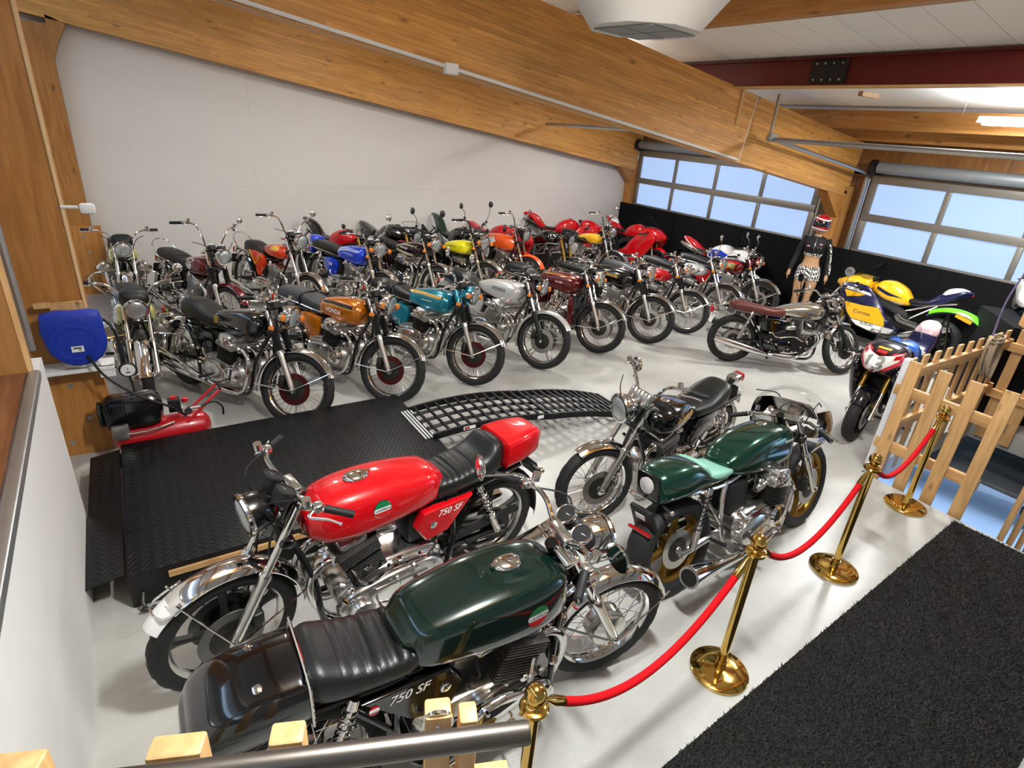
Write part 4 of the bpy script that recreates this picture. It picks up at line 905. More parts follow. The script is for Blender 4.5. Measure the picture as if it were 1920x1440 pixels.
    if P.get('side', True):
        for s in (1, -1):
            pl = P.get('sidepoly') or [(.64, .86), (.70, .74), (.60, .55), (.47, .38), (.34, .27), (.05, .22), (-.22, .27), (-.26, .36), (-.08, .46), (.02, .60), (.16, .74), (.34, .88)]
            g = G().ext(pl, s*.15, s*.225, .03, sm=3); so_ = b.p('side_fairing', g, P.get('sidem', bm), ang=50); tr['side%d' % s] = bvh(g); tr['sideo%d' % s] = so_
            for (pts, m) in P.get('spatch', ()): b.patch('fairing_panel', tr['side%d' % s], pts, s, m, so_, off=.002, n=16)
            for t in P.get('stext', ()): b.decal('fairing_lettering', t[0], tr['side%d' % s], t[1], t[2], s, t[3], *(t[4:]), parent=so_, off=.0035)
    for (pts, m) in P.get('tpatch', ()):
        for s in (1, -1): b.patch('tank_panel', tt, pts, s, m, to, off=.002, n=14)
    for t in P.get('ttext', ()):
        for s in (1, -1): b.decal('tank_lettering', t[0], tt, t[1], t[2], s, t[3], *(t[4:]), parent=to, off=.003)
    for (pts, m) in P.get('lpatch', ()):
        for s in (1, -1): b.patch('tail_panel', t2, pts, s, m, tl, off=.002, n=10)
    ex = P.get('ex', 'under')
    xm = P.get('exm', AL)
    b.p('exhaust_pipe', lambda: [G().tube(cr([(.26, .06, .5), (.36, .07, .42), (.3, .07, .26), (.05, .06, .19), (-.25, .08, .22)], 5), .022, 9).mirror()][0], P.get('pipem', GUN), key=('sxp', str(P.get('pipem'))))
    if ex == 'under':
        for s in (1, -1): silencer(b, (-.42, s*.055, .74), (-.93, s*.06, tz-.11), .045, xm, 'cigar')
    elif ex == 'side': silencer(b, (-.28, -.17, .28), (-.85, -.23, .52), .055, xm, 'cigar'); 
    elif ex == 'left': silencer(b, (-.28, .17, .28), (-.88, .24, .56), .055, xm, 'cigar')
    elif ex == 'stack':
        for k in (0, 1): silencer(b, (-.3, -.17, .34+.08*k), (-.92, -.22, .78+.09*k), .04, xm, 'cigar')
    return b, tr
# ================================================================ props
BRS = mat('polished_brass', '#dcb562', .10, 1., var=.04, scale=5)
ROPE = mat('red_velvet', '#bd0812', .8, var=.12, scale=90, spec=.2, bump=.15, bscale=200)
# brass posts and velvet ropes
PN = ['brass barrier post beside the steel handrail', 'brass barrier post behind the green cafe racer\'s silencer', 'brass barrier post with its base by the rug edge, third from the handrail', 'brass barrier post in front of the slatted pine railing']
PX = [(.93, 1.06), (2.41, 1.21), (3.87, 1.37), (5.43, 1.52)]
PX[3] = (5.25, 1.52)
for i, (x, y) in enumerate(PX):
    t = thing('barrier_post', PN[i], 'barrier post', (x, y, 0), 0, 'brass rope barrier posts')
    ob('base', G().lathe([(0, 0), (.158, 0), (.162, .006), (.162, .016), (.155, .022), (.08, .03), (.034, .036), (.03, .05), (.03, .085), (.026, .09), (0, .09)], ax=(0, 0, 1), n=48), BRS, t)
    ob('pole', G().lathe([(.0245, .085), (.0245, .83), (.03, .835), (.03, .85)], ax=(0, 0, 1), n=24), BRS, t)
    ob('collar', G().lathe([(.03, .845), (.052, .855), (.055, .866), (.05, .872), (.03, .876), (.022, .885), (.03, .895)], ax=(0, 0, 1), n=28), BRS, t)
    ob('ball', G().ball((0, 0, .93), .042, 24, 14), BRS, t)
    for a in ((0, 180) if 0 < i < 3 else (0, 180)):
        c = V((cos(rad(a))*.05, sin(rad(a))*.05, .868)); ob('rope_ring', G().tube([c+V((cos(rad(a))*.012*cos(q), sin(rad(a))*.012*cos(q), .012*sin(q))) for q in [2*pi*k/12 for k in range(12)]], .0035, 6, closed=True), BRS, t)
RL = ['red velvet rope hanging from the handrail post to the next post', 'red velvet rope hanging in front of the green cafe racer', 'red velvet rope nearest the slatted pine railing']
SAG = [.33, .30, .26]
for i in range(3):
    a = V((*PX[i], .86)); e = V((*PX[i+1], .86)); d = (e-a).normalized(); a = a+d*.06; e = e-d*.06
    P_ = [a+(e-a)*(k/20)-V((0, 0, SAG[i]*(1-(2*k/20-1)**2))) for k in range(21)]
    # hooks at both ends hang steeply
    t = thing('velvet_rope', RL[i], 'rope', (0, 0, 0), 0, 'red velvet barrier ropes')
    ob('rope', G().tube(cr(P_[1:-1], 2), .0185, 12), ROPE, t)
    ob('brass_end', G().tube([P_[0], P_[0]+(P_[1]-P_[0])*.6, P_[1]+(P_[2]-P_[1])*.35], [.006, .02, .021], 12), BRS, t)
    ob('brass_end', G().tube([P_[-1], P_[-1]+(P_[-2]-P_[-1])*.6, P_[-2]+(P_[-3]-P_[-2])*.35], [.006, .02, .021], 12), BRS, t)
# shag runner
rg = thing('rug', 'black shag runner lying on the grey floor beside the barrier posts', 'rug', (5.40, 1.20, 0)); rg.rotation_euler = (0, 0, rad(183.4))
RW, RLN = 1.0, 4.6
RUGM = mat('black_shag_pile', '#3f3b36', .9, var=.35, scale=14, spec=.15)
ob('backing', G().rbox((RLN/2, RW/2, .006), (RLN, RW, .012), .004), mat('rug_backing', '#0c0c0c', .9), rg)
g = G(); rnd = random.Random(3)
nx, ny = 520, 122; vs = []; fs = []
for i in range(nx):
    for j in range(ny):
        x = RLN*(i+rnd.random())/nx; y = RW*(j+rnd.random())/ny; h = .020+.010*rnd.random(); a = rnd.random()*2*pi; t = rnd.random()*2*pi; l = .008*rnd.random()+.003
        c, s = cos(a)*.0034, sin(a)*.0034; n = len(vs); dx, dy = cos(t)*l, sin(t)*l
        vs += [(x-c, y-s, .008), (x+c, y+s, .008), (x+c*.9+dx*.5, y+s*.9+dy*.5, h*.65), (x-c*.9+dx*.5, y-s*.9+dy*.5, h*.65), (x+dx*1.6, y+dy*1.6, h)]
        fs += [(n, n+1, n+2, n+3), (n+3, n+2, n+4)]
me = bpy.data.meshes.new('pile'); me.from_pydata(vs, [], fs); me.materials.append(RUGM); link('pile', me, rg, kind='stuff')
# ---- lift platform with chequer plate, end flap and loose ramp
PLT = mat('black_chequer_plate', '#1f1f20', .30, .6, var=.12, scale=25)
PH = .24
lp = thing('lift_platform', 'low black chequer plate lift platform between the rows of bikes', 'lift platform', (0, 0, 0))
X0, X1, Y0, Y1 = -.36, 1.93, 3.22, 4.86
def lugs(x0, x1, y0, y1, z, pitch=.042, sl=0.):
    vs = []; fs = []; i = 0; y = y0+pitch*.5; r = 0
    while y < y1-.01:
        x = x0+pitch*(.5 if r % 2 else 1.); 
        while x < x1-.01:
            d = 1 if (int((x-x0)/pitch)+r) % 2 else -1; ca, sa = .7071, .7071*d; n = len(vs); L, Wd = .016, .0045
            for (u, v, h) in ((-L, 0, 0), (0, -Wd, 0), (L, 0, 0), (0, Wd, 0), (-L*.5, 0, .0035), (L*.5, 0, .0035)):
                vs.append((x+u*ca-v*sa, y+u*sa+v*ca, z+h+sl*(x-x0)))
            fs += [(n, n+1, n+5, n+4), (n+1, n+2, n+5), (n+2, n+3, n+4, n+5), (n+3, n, n+4)]
            x += pitch
        y += pitch*.72; r += 1
    return G().add(vs, fs)
xs = (.52,); 
deck = ob('deck_plate', G().box(((.52+X1)/2, (Y0+Y1)/2, PH-.004), (X1-.52-.003, Y1-Y0, .008)), PLT, lp)
ob('tread_lugs', lugs(.53, X1, Y0, Y1, PH), PLT, deck, kind='stuff')
for (y0, y1) in ((Y0, 3.66), (3.66, Y1)):
    d2 = ob('deck_plate', G().box(((X0+.52)/2, (y0+y1)/2, PH-.004), (.52-X0-.003, y1-y0-.004, .008)), PLT, lp); ob('tread_lugs', lugs(X0+.005, .515, y0, y1, PH, .034), PLT, d2, kind='stuff')
ob('apron', G().box(((X0+X1)/2, Y0+.02, PH/2), (X1-X0, .03, PH-.012)).box(((X0+X1)/2, Y1-.02, PH/2), (X1-X0, .03, PH-.012)).box((X1-.02, (Y0+Y1)/2, PH/2), (.03, Y1-Y0-.08, PH-.012)).box((X0+.02, (Y0+Y1)/2, PH/2), (.03, Y1-Y0-.08, PH-.012)), BLM, lp)
R_ = M.Rotation(.12, 3, 'Y')
fl_ = ob('end_flap', G().box((X0-.104, (Y0+Y1)/2-.02, PH-.018), (.195, Y1-Y0-.1, .008), M.Rotation(-.16, 3, 'Y')), PLT, lp); ob('tread_lugs', lugs(X0-.188, X0-.01, Y0+.04, Y1-.08, PH-.027, .034, .165), PLT, fl_, kind='stuff')
ob('white_joint_line', G().box((.522, 3.42, PH+.001), (.008, .36, .003)), mat('worn_white', '#9c9a94', .6), lp)
ws_ = ob('wood_strip', G().box(((X0+.1+.9)/2, Y0-.012, PH-.05), (.95, .02, .035)), PINEX, lp)
ob('under_frame', G().tube(cr([(-.3, Y0+.0, .10), (-.3, Y0-.06, .05), (-.2, Y0-.07, .03), (.9, Y0-.07, .03), (1., Y0-.06, .05), (1., Y0, .10)], 4), .012, 8), GUN, lp)
# folding ramp, two hinged halves with rungs
RMP = mat('black_ramp_alloy', '#17171a', .4, .6, var=.1); RMW = mat('bare_ramp_edge', '#d6d6d2', .4, .3, var=.05)
rp_ = thing('loading_ramp', 'black folding ladder ramp leading down from the platform', 'ramp', (0, 0, 0))
A0, A1, A2 = V((1.90, 4.20, PH+.012)), V((3.08, 4.08, .255)), V((4.16, 4.06, .02))
def arch(a, e, bow, k=12): return [a+(e-a)*(i/k)+V((0, 0, bow*(1-(2*i/k-1)**2))) for i in range(k+1)]
for (a, e, bow) in ((A0, A1, .05), (A1, A2, .035)):
    pts = arch(a, e, bow)
    for s in (-.275, .275):
        ob('side_rail', G().loft([[p+V((0, s+dy, dz)) for dy, dz in ((-.012, -.03), (.012, -.03), (.012, .028), (-.012, .028))] for p in pts]), RMP, rp_)
    for s in (-.14, 0, .14):
        ob('strip', G().loft([[p+V((0, s+dy, dz)) for dy, dz in ((-.025, .008), (.025, .008), (.025, .016), (-.025, .016))] for p in pts]), RMP, rp_)
    for p in pts[:-1]:
        q = p+(pts[1]-pts[0])*.5; ob('rung', G().box(q+V((0, 0, .018)), (.022, .53, .016)), RMP, rp_)
ob('hinge', G().tube([A1+V((0, -.29, 0)), A1+V((0, .29, 0))], .018, 10), GUN, rp_)
for k in range(4): ob('lip_bar', G().box(A0+V((-.07+k*.028, 0, -.004+.002*k)), (.014, .55, .01)), RMW, rp_)
for (x, w_) in ((2.25, .17), (2.95, .07)):
    t_ = (x-A0.x)/(A1.x-A0.x); p = A0+(A1-A0)*t_+V((0, -.289, .05*(1-(2*t_-1)**2))); ob('warning_label', G().box(p, (w_, .003, .032), M.Rotation(-math.atan2(A1.z-A0.z, A1.x-A0.x), 3, 'Y')), WHT, rp_)
    if w_ > .1: ob('warning_label_red', G().box(p+V((-.05, -.002, 0)), (.05, .003, .024)), RDL, rp_)
# ---- blue hose reel on the column, its hose, gauge and the compressor
BLUE = mat('blue_plastic', '#12319b', .42, var=.06, scale=30)
rl = thing('hose_reel', 'blue wall-mounted hose reel on the near column', 'hose reel', (-.49, 5.20, 1.07))
pr = [(-.185, .19), (.02, .20), (.165, .19), (.18, .05), (.185, -.05), (.14, -.15), (.05, -.2), (-.05, -.2), (-.14, -.14), (-.185, -.04)]
ob('case', G().ext(pr, -.02, -.17, .03, sm=2), BLUE, rl)
ob('drum_dish', G().lathe([(.17, 0), (.165, .01), (.12, .014), (.115, .008), (.03, .012), (0, .012)], (0, -.168, -.02), (0, -1, 0), 36), BLUE, rl)
ob('label', G().box((.0, -.184, -.06), (.075, .003, .045)), WHT, rl); ob('label_print', G().box((.0, -.186, -.052), (.05, .002, .01)).box((.012, -.186, -.068), (.008, .002, .012)), BLM, rl)
ob('bracket', G().box((-.16, -.01, .24), (.1, .03, .04)).box((-.02, .0, .1), (.2, .03, .3)), PINE, rl)
hs = ob('air_hose', G().tube(cr([(-.44, 5.0, .96), (-.36, 4.98, .78), (-.18, 4.9, .62), (.02, 4.9, .48), (.12, 4.94, .36)], 6), .0095, 8), GRP); tag(hs, 'black air hose running from the blue reel down to the compressor', 'hose')
sh = thing('shelf_board', 'small white shelf board under the blue hose reel', 'shelf', (-.55, 5.22, .80)); ob('board', G().rbox((0, -.02, 0), (.5, .2, .03), .004), WHT, sh); ob('upstand', G().box((.2, -.1, -.03), (.1, .02, .09)), WHT, sh)
for k in range(2):
    o = ob('coupling', G().tube([(-.6+k*.12, 5.16, .838), (-.5+k*.12, 5.14, .838)], [.018, .022], 12), WHT); tag(o, 'white hose coupling on the shelf, %s' % ('nearer the wall' if k == 0 else 'nearer the shelf end'), 'coupling')
ga = thing('tyre_gauge', 'black tyre inflator with round white dial hanging on the column', 'pressure gauge', (-.24, 5.22, .74))
ob('handle', G().rbox((.0, -.02, .13), (.035, .03, .2), .012), BLM, ga); ob('dial_case', G().lathe([(.06, 0), (.064, .02), (.058, .03)], (.02, -.03, 0), (0, -1, 0), 24), BLM, ga); ob('dial_face', G().lathe([(.05, .03), (.05, .032)], (.02, -.03, 0), (0, -1, 0), 24), WHT, ga)
ob('needle', G().box((.02, -.064, .008), (.003, .002, .03)).box((.02, -.064, -.02), (.03, .002, .008)), BLM, ga); ob('tail_hose', G().tube(cr([(.02, -.02, -.06), (.03, -.02, -.2), (.0, -.04, -.32)], 4), .008, 6), GRP, ga)
ob('hook_hose', G().tube(cr([(.0, -.02, .22), (-.02, -.06, .36), (-.07, .0, .42)], 4), .01, 6), GRP, ga)
REDP = mat('red_powder_coat', '#b3121b', .35, 0., .4, var=.05)
co = thing('air_compressor', 'red and black air compressor standing behind the platform', 'compressor', (-.12, 5.02, 0))
ob('tank', G().lathe([(0, -.36), (.06, -.35), (.11, -.31), (.125, -.24), (.125, .24), (.11, .31), (.06, .35), (0, .36)], (.06, 0, .22), (1, 0, 0), 26), REDP, co)
ob('motor_shroud', G().rbox((-.12, -.02, .46), (.42, .26, .26), .09), BLK, co); ob('fan_grille', G().lathe([(.1, 0), (.1, .02), (.085, .025)], (-.32, -.02, .46), (-1, 0, 0), 22), BLM, co)
for k in range(7): ob('cooling_slot', G().box((-.30+k*.022, -.152, .53), (.008, .006, .07)), BLM, co)
ob('cylinder_head', G().rbox((-.22, -.12, .34), (.12, .1, .12), .02), ALD, co)
ob('pressure_switch', G().rbox((.17, -.02, .45), (.09, .08, .11), .008), BLM, co); ob('switch_knob', G().lathe([(.025, 0), (.025, .03), (.018, .035)], (.25, -.01, .46), (0, 0, 1), 14), REDP, co); ob('red_button', G().box((.17, -.02, .512), (.05, .04, .016)), REDP, co)
ob('regulator', G().tube([(.18, -.03, .38), (.26, -.03, .40), (.36, -.05, .41)], .014, 8).lathe([(.03, 0), (.03, .02)], (.26, -.07, .40), (0, -1, 0), 16), CH, co)
ob('pipe', G().tube(cr([(-.2, -.16, .32), (.0, -.17, .33), (.15, -.12, .34)], 4), .008, 8), AL, co)
for s in (-.09, .09): ob('push_handle', G().tube([(.24, s, .30), (.52, s*.8+.1, .50)], .013, 8), REDP, co)
ob('handle_grip', G().tube([(.52, -.072+.1, .50), (.53, .1, .505), (.52, .072+.1, .50)], .014, 8), GRP, co)
for s in (-1, 1): ob('wheel', G().lathe([(.03, -.02), (.085, -.018), (.09, 0), (.085, .018), (.03, .02)], (-.2, s*.16, .09), (0, 1, 0), 22), RUB, co)
ob('foot', G().box((.26, 0, .05), (.03, .2, .1)), GUN, co)
ob('outlet_hose', G().tube(cr([(.36, -.05, .41), (.46, -.02, .42), (.52, -.02, .36), (.52, -.01, .28)], 5), .009, 6), GRP, co)
wf = thing('wireless_camera', 'white wireless sensor on an arm at the edge of the near column', 'sensor', (-.37, 5.28, 1.99)); ob('arm', G().tube([(-.04, 0, .0), (.06, -.02, 0)], .012, 8), WHT, wf); ob('case', G().rbox((.115, -.02, -.01), (.10, .06, .075), .028), WHT, wf)
# ---- ceiling heater
ht = thing('heater_unit', 'white octagonal air heater hanging under the ceiling', 'heater', (2.82, 3.02, 3.44)); ht.rotation_euler = (0, 0, rad(8)); ht.scale = (.76, .76, .76)
oc = lambda r, k: [(r*cos(rad(22.5+45*i))*k, r*sin(rad(22.5+45*i))) for i in range(8)]
HW = mat('heater_white', '#dcdcd6', .45, var=.03)
ob('case', G().loft([[V((x*.45, y*.45, -.14)) for x, y in oc(1, 1)], [V((x*.62, y*.62, .06)) for x, y in oc(1, 1)], [V((x*.62, y*.62, .42)) for x, y in oc(1, 1)]]), HW, ht)
for i in (-1, 1):
    for j in (-1, 1): ob('intake_grille', G().box((i*.15, j*.15, -.146), (.27, .27, .012)), mat('grille_grey', '#9c9c99', .6, .3, bump=.5, bscale=160), ht)
for k in range(9): ob('louvre', G().box((.585, 0, .05+k*.035), (.03, .42, .012), M.Rotation(.5, 3, 'Y')), BLM if k % 2 else HW, ht)
ob('hanger', G().box((0, .2, .6), (.03, .03, .4)).box((0, -.2, .6), (.03, .03, .4)), STL, ht)
# ---- slatted pine railing round the stairwell
sr = thing('slat_railing', 'pine slat railing across the head of the stairwell', 'railing', (5.52, 0, 0))
for i, y in enumerate((1.93, 1.70, 1.47, 1.24)):
    ob('slat', G().rbox((0, y, .50), (.022, .098, 1.30+(.03 if i == 3 else 0)), .003), PINE, sr)
for z in (.86, .32): ob('cross_rail', G().rbox((.035, 1.61, z), (.045, .84, .095), .003), PINEY, sr)
ob('corner_post', G().rbox((.06, 2.02, .52), (.07, .05, 1.24), .004), mat('white_edge_board', '#dfe0e2', .5), sr)
sr2 = thing('slat_railing', 'long pine slat railing along the stairwell behind the race bike', 'railing', (0, 2.03, 0))
for i in range(10): ob('slat', G().rbox((5.72+i*.24, .0, .48), (.098, .022, 1.28), .003), PINE, sr2)
for z in (.98, .45): ob('cross_rail', G().rbox((6.80, -.03, z), (2.3, .045, .095), .003), PINEX, sr2)
sr3 = thing('slat_railing', 'far pine slat railing at the end of the stairwell by the black pedestal', 'railing', (7.94, 0, 0))
for i in range(6): ob('slat', G().rbox((0, 1.9-i*.24, .5), (.022, .098, 1.3), .003), PINE, sr3)
for z in (.95, .4): ob('cross_rail', G().rbox((-.03, 1.3, z), (.045, 1.4, .095), .003), PINEY, sr3)
hr = thing('stair_rail', 'pine handrail descending with the stairs inside the stairwell', 'railing', (5.9, 0, 0))
for i in range(4): ob('baluster', G().rbox((.2+i*.32, 1.0-.02*i, -.15-.25*i), (.045, .045, 1.35), .003), PINE, hr)
ob('rail', G().rbox((.7, .97, .22), (1.55, .04, .09), .004, M.Rotation(.66, 3, 'Y')), PINEX, hr)
# rope coil on the railing and the cord hanging from the roof
RPM = mat('grey_rope', '#a3927a', .85, var=.25, scale=60, bump=.5, bscale=150)
rc = thing('rope_coil', 'coil of grey rope hung over the top of the slatted railing', 'rope', (7.25, 1.98, 1.06)); rr_ = random.Random(5)
for k in range(7):
    a0 = rr_.uniform(-.3, .3); rx, rz = rr_.uniform(.09, .13), rr_.uniform(.16, .21)
    ob('rope_turn', G().tube([V((rx*cos(t)+rr_.uniform(-.004, .004), -.02-.012*k+.02*sin(t+a0), -.12+rz*sin(t))) for t in [2*pi*j/26 for j in range(26)]], .011, 7, closed=True), RPM, rc)
ob('rope_wrap', G().tube([V((.1*cos(t), -.06+.07*sin(t)*.5, .03+.006*t)) for t in [2*pi*j/12 for j in range(30)]], .011, 7), RPM, rc)
cdm = mat('violet_cord', '#7d6f94', .8, var=.2); co2 = ob('hanging_cord', G().tube(cr([(7.32, 2.0, 1.1), (7.35, 2.02, 1.5), (7.4, 1.97, 1.9), (7.5, 1.9, 2.5), (7.6, 1.85, 3.2)], 5), .009, 7), cdm); tag(co2, 'thin violet cord hanging down to the coil of rope', 'cord')
# ---- black pedestal with carton
pd = ob('pedestal', G().rbox((0, 0, .56), (1.05, .7, 1.12), .01), BLKB); pd.location = (8.71, 2.09, 0); pd.rotation_euler = (0, 0, rad(37)); tag(pd, 'black cloth-covered pedestal box beside the stairwell', 'pedestal')
CRD = mat('brown_cardboard', '#b98a56', .75, var=.08, scale=12)
cb_ = thing('cardboard_box', 'brown cardboard box on the black pedestal', 'box', (8.33, 1.80, 1.12), rad(37)); ob('body', G().box((0, 0, .14), (.30, .5, .28)), CRD, cb_); ob('flap', G().box((-.165, -.02, .27), (.006, .46, .10), M.Rotation(-.5, 3, 'Y')), CRD, cb_); ob('tape', G().box((0, 0, .281), (.304, .05, .002)), mat('packing_tape', '#8a6234', .3), cb_)
# lime green mudguard leaning on the pedestal
LIME = mat('lime_plastic', '#58d413', .3, 0., .6, var=.04); NAVY = paint('#141c52'); YEL = paint('#f0b414')
lg = thing('green_mudguard', 'lime green bike mudguard standing up behind the race bike', 'mudguard', (8.52, 2.86, 0))
ob('shell', fender((0, -.35, .45), .56, .17, 55, 128, .006, .25).xf(M.Rotation(rad(90), 4, 'Z')), LIME, lg); ob('inner_shell', fender((0, -.35, .45), .53, .15, 50, 118, .006, .2).xf(M.Rotation(rad(90), 4, 'Z')), NAVY, lg)
ob('stand_leg', G().tube([(.35, .25, .0), (.35, .1, .95)], .014, 8).tube([(.35, -.1, .0), (.35, .1, .95)], .014, 8), GUN, lg)
ob('yellow_label', G().box((.27, -.10, .92), (.004, .2, .05), M.Rotation(.25, 3, 'X')), YEL, lg)
# ---- stainless handrail with pine posts at the bottom edge
SS = mat('brushed_stainless', '#6f6861', .36, .9, var=.1, scale=8, stretch=(1, 1, 40))
hl = thing('handrail', 'brushed stainless steel handrail on pine posts at the landing', 'handrail', (0, 0, 0))
ra, rb2 = V((-.43, .904, 1.73)), V((.466, .536, 1.73)); rd = (rb2-ra).normalized()
ob('rail', G().tube([ra, rb2-rd*.004, rb2], [.0215, .0215, .0195], 22), SS, hl)
rn = V((rd.y, -rd.x, 0))*-1
for k, (t, w_) in enumerate(((.10, .09), (.36, .09), (.55, .06), (.83, .05), (.89, .035))):
    p = ra+(rb2-ra)*t+rn*.062; zt = 1.72+(.02 if k in (3,) else 0)
    ob('pine_post', G().rbox((p.x, p.y, zt-.6), (.045, w_, 1.2), .006, M.Rotation(math.atan2(rd.y, rd.x)+pi/2, 3, 'Z')), PINE, hl)
p = ra+(rb2-ra)*.83
ob('bracket', G().tube(cr([p+rn*.05+V((0, 0, -.01)), p+rn*.02+V((0, 0, -.03)), p+V((0, 0, -.02))], 4), .007, 8).lathe([(.03, 0), (.03, .006)], p+rn*.045+V((0, 0, -.01)), tuple(rn), 18), CH, hl)
ob('lower_rail', G().rbox((ra+(rb2-ra)*.62+rn*.05-V((0, 0, .22))), (.7, .03, .09), .004, M.Rotation(math.atan2(rd.y, rd.x), 3, 'Z')), PINEX, hl)
# ---- white car on the yard below
def car(label, loc, rz, m):
    c = thing('parked_car', label, 'car', loc, rz)
    ob('body', body([(-2.0, .6, .35, .6, .85), (-1.7, .82, .28, .6, .95), (-.5, .88, .25, .6, .98), (.8, .88, .25, .58, .92), (1.7, .80, .28, .52, .78), (2.0, .6, .32, .5, .68)], 5, 30, 3.4, 4.), m, c, ang=60)
    ob('cabin', body([(-1.75, .55, .85, .95, 1.15), (-1.2, .68, .85, 1.0, 1.42), (-.2, .7, .85, 1.0, 1.47), (.5, .66, .85, .98, 1.3), (1.05, .6, .8, .88, .95)], 5, 26, 3., 4.), mat('car_glass', '#20262c', .05, 0., 1.), c, ang=60)
    ob('roof', body([(-1.2, .62, 1.40, 1.42, 1.44), (-.2, .64, 1.45, 1.47, 1.49), (.35, .6, 1.33, 1.36, 1.37)], 4, 20, 3., 3.), m, c, ang=60)
    for x in (-1.3, 1.25):
        for s in (1, -1):
            w_ = ob('wheel', G().lathe([(.2, -.09), (.31, -.09), (.33, -.06), (.33, .06), (.31, .09), (.2, .09)], (x, s*.78, .33), (0, 1, 0), 26), RUB, c); ob('wheel_disc', G().lathe([(.2, .02*s), (.2, .08*s), (.05, .07*s), (0, .07*s)], (x, s*.78, .33), (0, 1, 0), 20), AL, w_)
    for s in (1, -1): ob('headlamp', G().ball((1.85, s*.55, .62), .13, 12, 8, (.8, 1, .6)), GLS, c)
car('white car parked on the yard seen through the slatted railing', (12.6, 3.0, -2.87), rad(100), paint('#e8e9ea'))
# ---------------------------------------------------------------- the machines, front row
WT = mat('white_lettering', '#efece4', .4, var=0); GT = mat('gold_lettering', '#cfa64a', .4, .1, var=0); BT = mat('black_lettering', '#0c0c0c', .4, var=0); RT = mat('red_lettering', '#c4121c', .4, var=0)
ORG = mat('candy_orange', '#c8700c', .22, .45, 1., var=.06, scale=5); TEAL = mat('candy_teal', '#0a7f96', .22, .45, 1., var=.05, scale=5)
SILV = mat('silver_white_paint', '#c9c8c4', .28, .35, 1., var=.03); MAR = mat('candy_maroon', '#5e0a0d', .2, .35, 1., var=.06); BKP = mat('gloss_black_paint', '#060607', .12, 0., 1., var=.05)
DGN = mat('dark_green_paint', '#08201a', .18, .35, 1., var=.08); RDP = mat('italian_red_paint', '#b80912', .35, 0., 1., var=.03, spec=.15); BLP = mat('racing_blue_paint', '#0c3fd0', .22, .3, 1., var=.04)
CRM = mat('lime_cream_paint', '#b7b86a', .25, .2, 1., var=.05); BRG = mat('metallic_racing_green', '#0a3d30', .2, .6, 1., var=.08, scale=60)
STP_B = mat('stripe_black', '#120d08', .3, 0., .8, var=0); STP_G = mat('stripe_gold', '#c9a250', .3, .2, .8, var=0); STP_W = mat('stripe_white', '#e8e4da', .3, 0., .8, var=0); STP_LB = mat('stripe_pale_blue', '#8fb4e8', .3, 0., .8, var=0)
GRN = mat('badge_green', '#0f6b3c', .3, 0., .8, var=0); YLP = mat('yellow_paint', '#e6dc0e', .25, .05, 1., var=.03); AMY = mat('amber_yellow_paint', '#eeb51d', .25, .05, 1., var=.03); ORP = mat('vivid_orange_paint', '#e0551c', .25, .05, 1., var=.03)
WHP = mat('white_paint', '#e4e2dd', .25, 0., 1., var=.02); NVP = mat('navy_paint', '#11143c', .22, .1, 1., var=.05); BRW = mat('brown_leather', '#5a2b22', .38, var=.15, bump=.15, bscale=120); QLT = mat('grey_quilted_vinyl', '#3a3d3f', .35, var=.1, bump=.15, bscale=150)
MINT = mat('mint_quilted_leather', '#7fb3a0', .5, var=.08, bump=.3, bscale=70); WALL_T = mat('cream_tyre_band', '#d8d3c4', .5, var=.03)
GRP_B = 'classic bikes in the front row'; GRP_C = 'bikes in the second row'; GRP_D = 'bikes along the white wall'
IND = dict(ind=True)
def badge(b, tree, c, r, s, parent):
    k = 14; cir = lambda a0, a1: [(c[0]+r*cos(rad(a0+(a1-a0)*i/k)), c[1]+r*sin(rad(a0+(a1-a0)*i/k))) for i in range(k+1)]
    R2 = r*1.08; b.patch('badge_rim', tree, [(c[0]+R2*cos(2*pi*i/24), c[1]+R2*sin(2*pi*i/24)) for i in range(24)], s, CH, parent, off=.0015, n=16)
    b.patch('badge_green_field', tree, cir(16, 164), s, GRN, parent, off=.003, n=14); b.patch('badge_red_field', tree, cir(-164, -16), s, RDP, parent, off=.003, n=14)
    b.patch('badge_white_band', tree, cir(-16, 16)+cir(164, 196), s, WHP, parent, off=.003, n=14)
    b.decal('badge_lettering', 'LAVERDA', tree, c, r*.42, s, BT, .2, .01, parent=parent, off=.0045)
B = {}
cbt = dict(wheel='spoke', eng='four', disc=-1, discm=RST, gaiter=True, calip=(-1,))
B['B1'] = classic('glossy black-green roadster with amber indicators nearest the red compressor handle', (1.0, 5.09), -61, scale=1.07, steer=24, tank='cb', tankm=mat('black_green_paint', '#070d0b', .14, .2, 1., var=.06), seat='round', covm=MATS['black_green_paint'], lamp=CH, rimm=CH, group=GRP_B, bar='low', lean=8,
    stripes=[([(-.19, .755), (-.10, .76), (-.10, .825), (-.18, .82)], mat('olive_yellow_patch', '#8f8420', .3, .3, .8, var=0), 0)], trim=None, tanksy=1.05, **cbt)  # small olive-yellow patch at the rear of the tank sides
B['B2'] = classic('candy orange roadster with black quilted dual seat', (1.98, 5.18), -66, scale=1.07, steer=23, tank='cb', tankm=ORG, seat='dual', seatm=QLT, strap=True, covm=ORG, covpoly=[(-.44, .67), (-.16, .66), (-.15, .52), (-.22, .42), (-.30, .40), (-.38, .52)], group=GRP_B,
    stripes=[([(-.20, .845), (0, .868), (.31, .872), (.31, .835), (.0, .838), (-.12, .822)], STP_B, 0, 14), ([(-.20, .848), (-.12, .824), (0, .840), (.31, .836), (.31, .829), (0, .832), (-.12, .816), (-.21, .842)], STP_G, 0, 14, .0018)], texts=[('HONDA', (.03, .775), .062, WT, 0., .012)], **cbt)
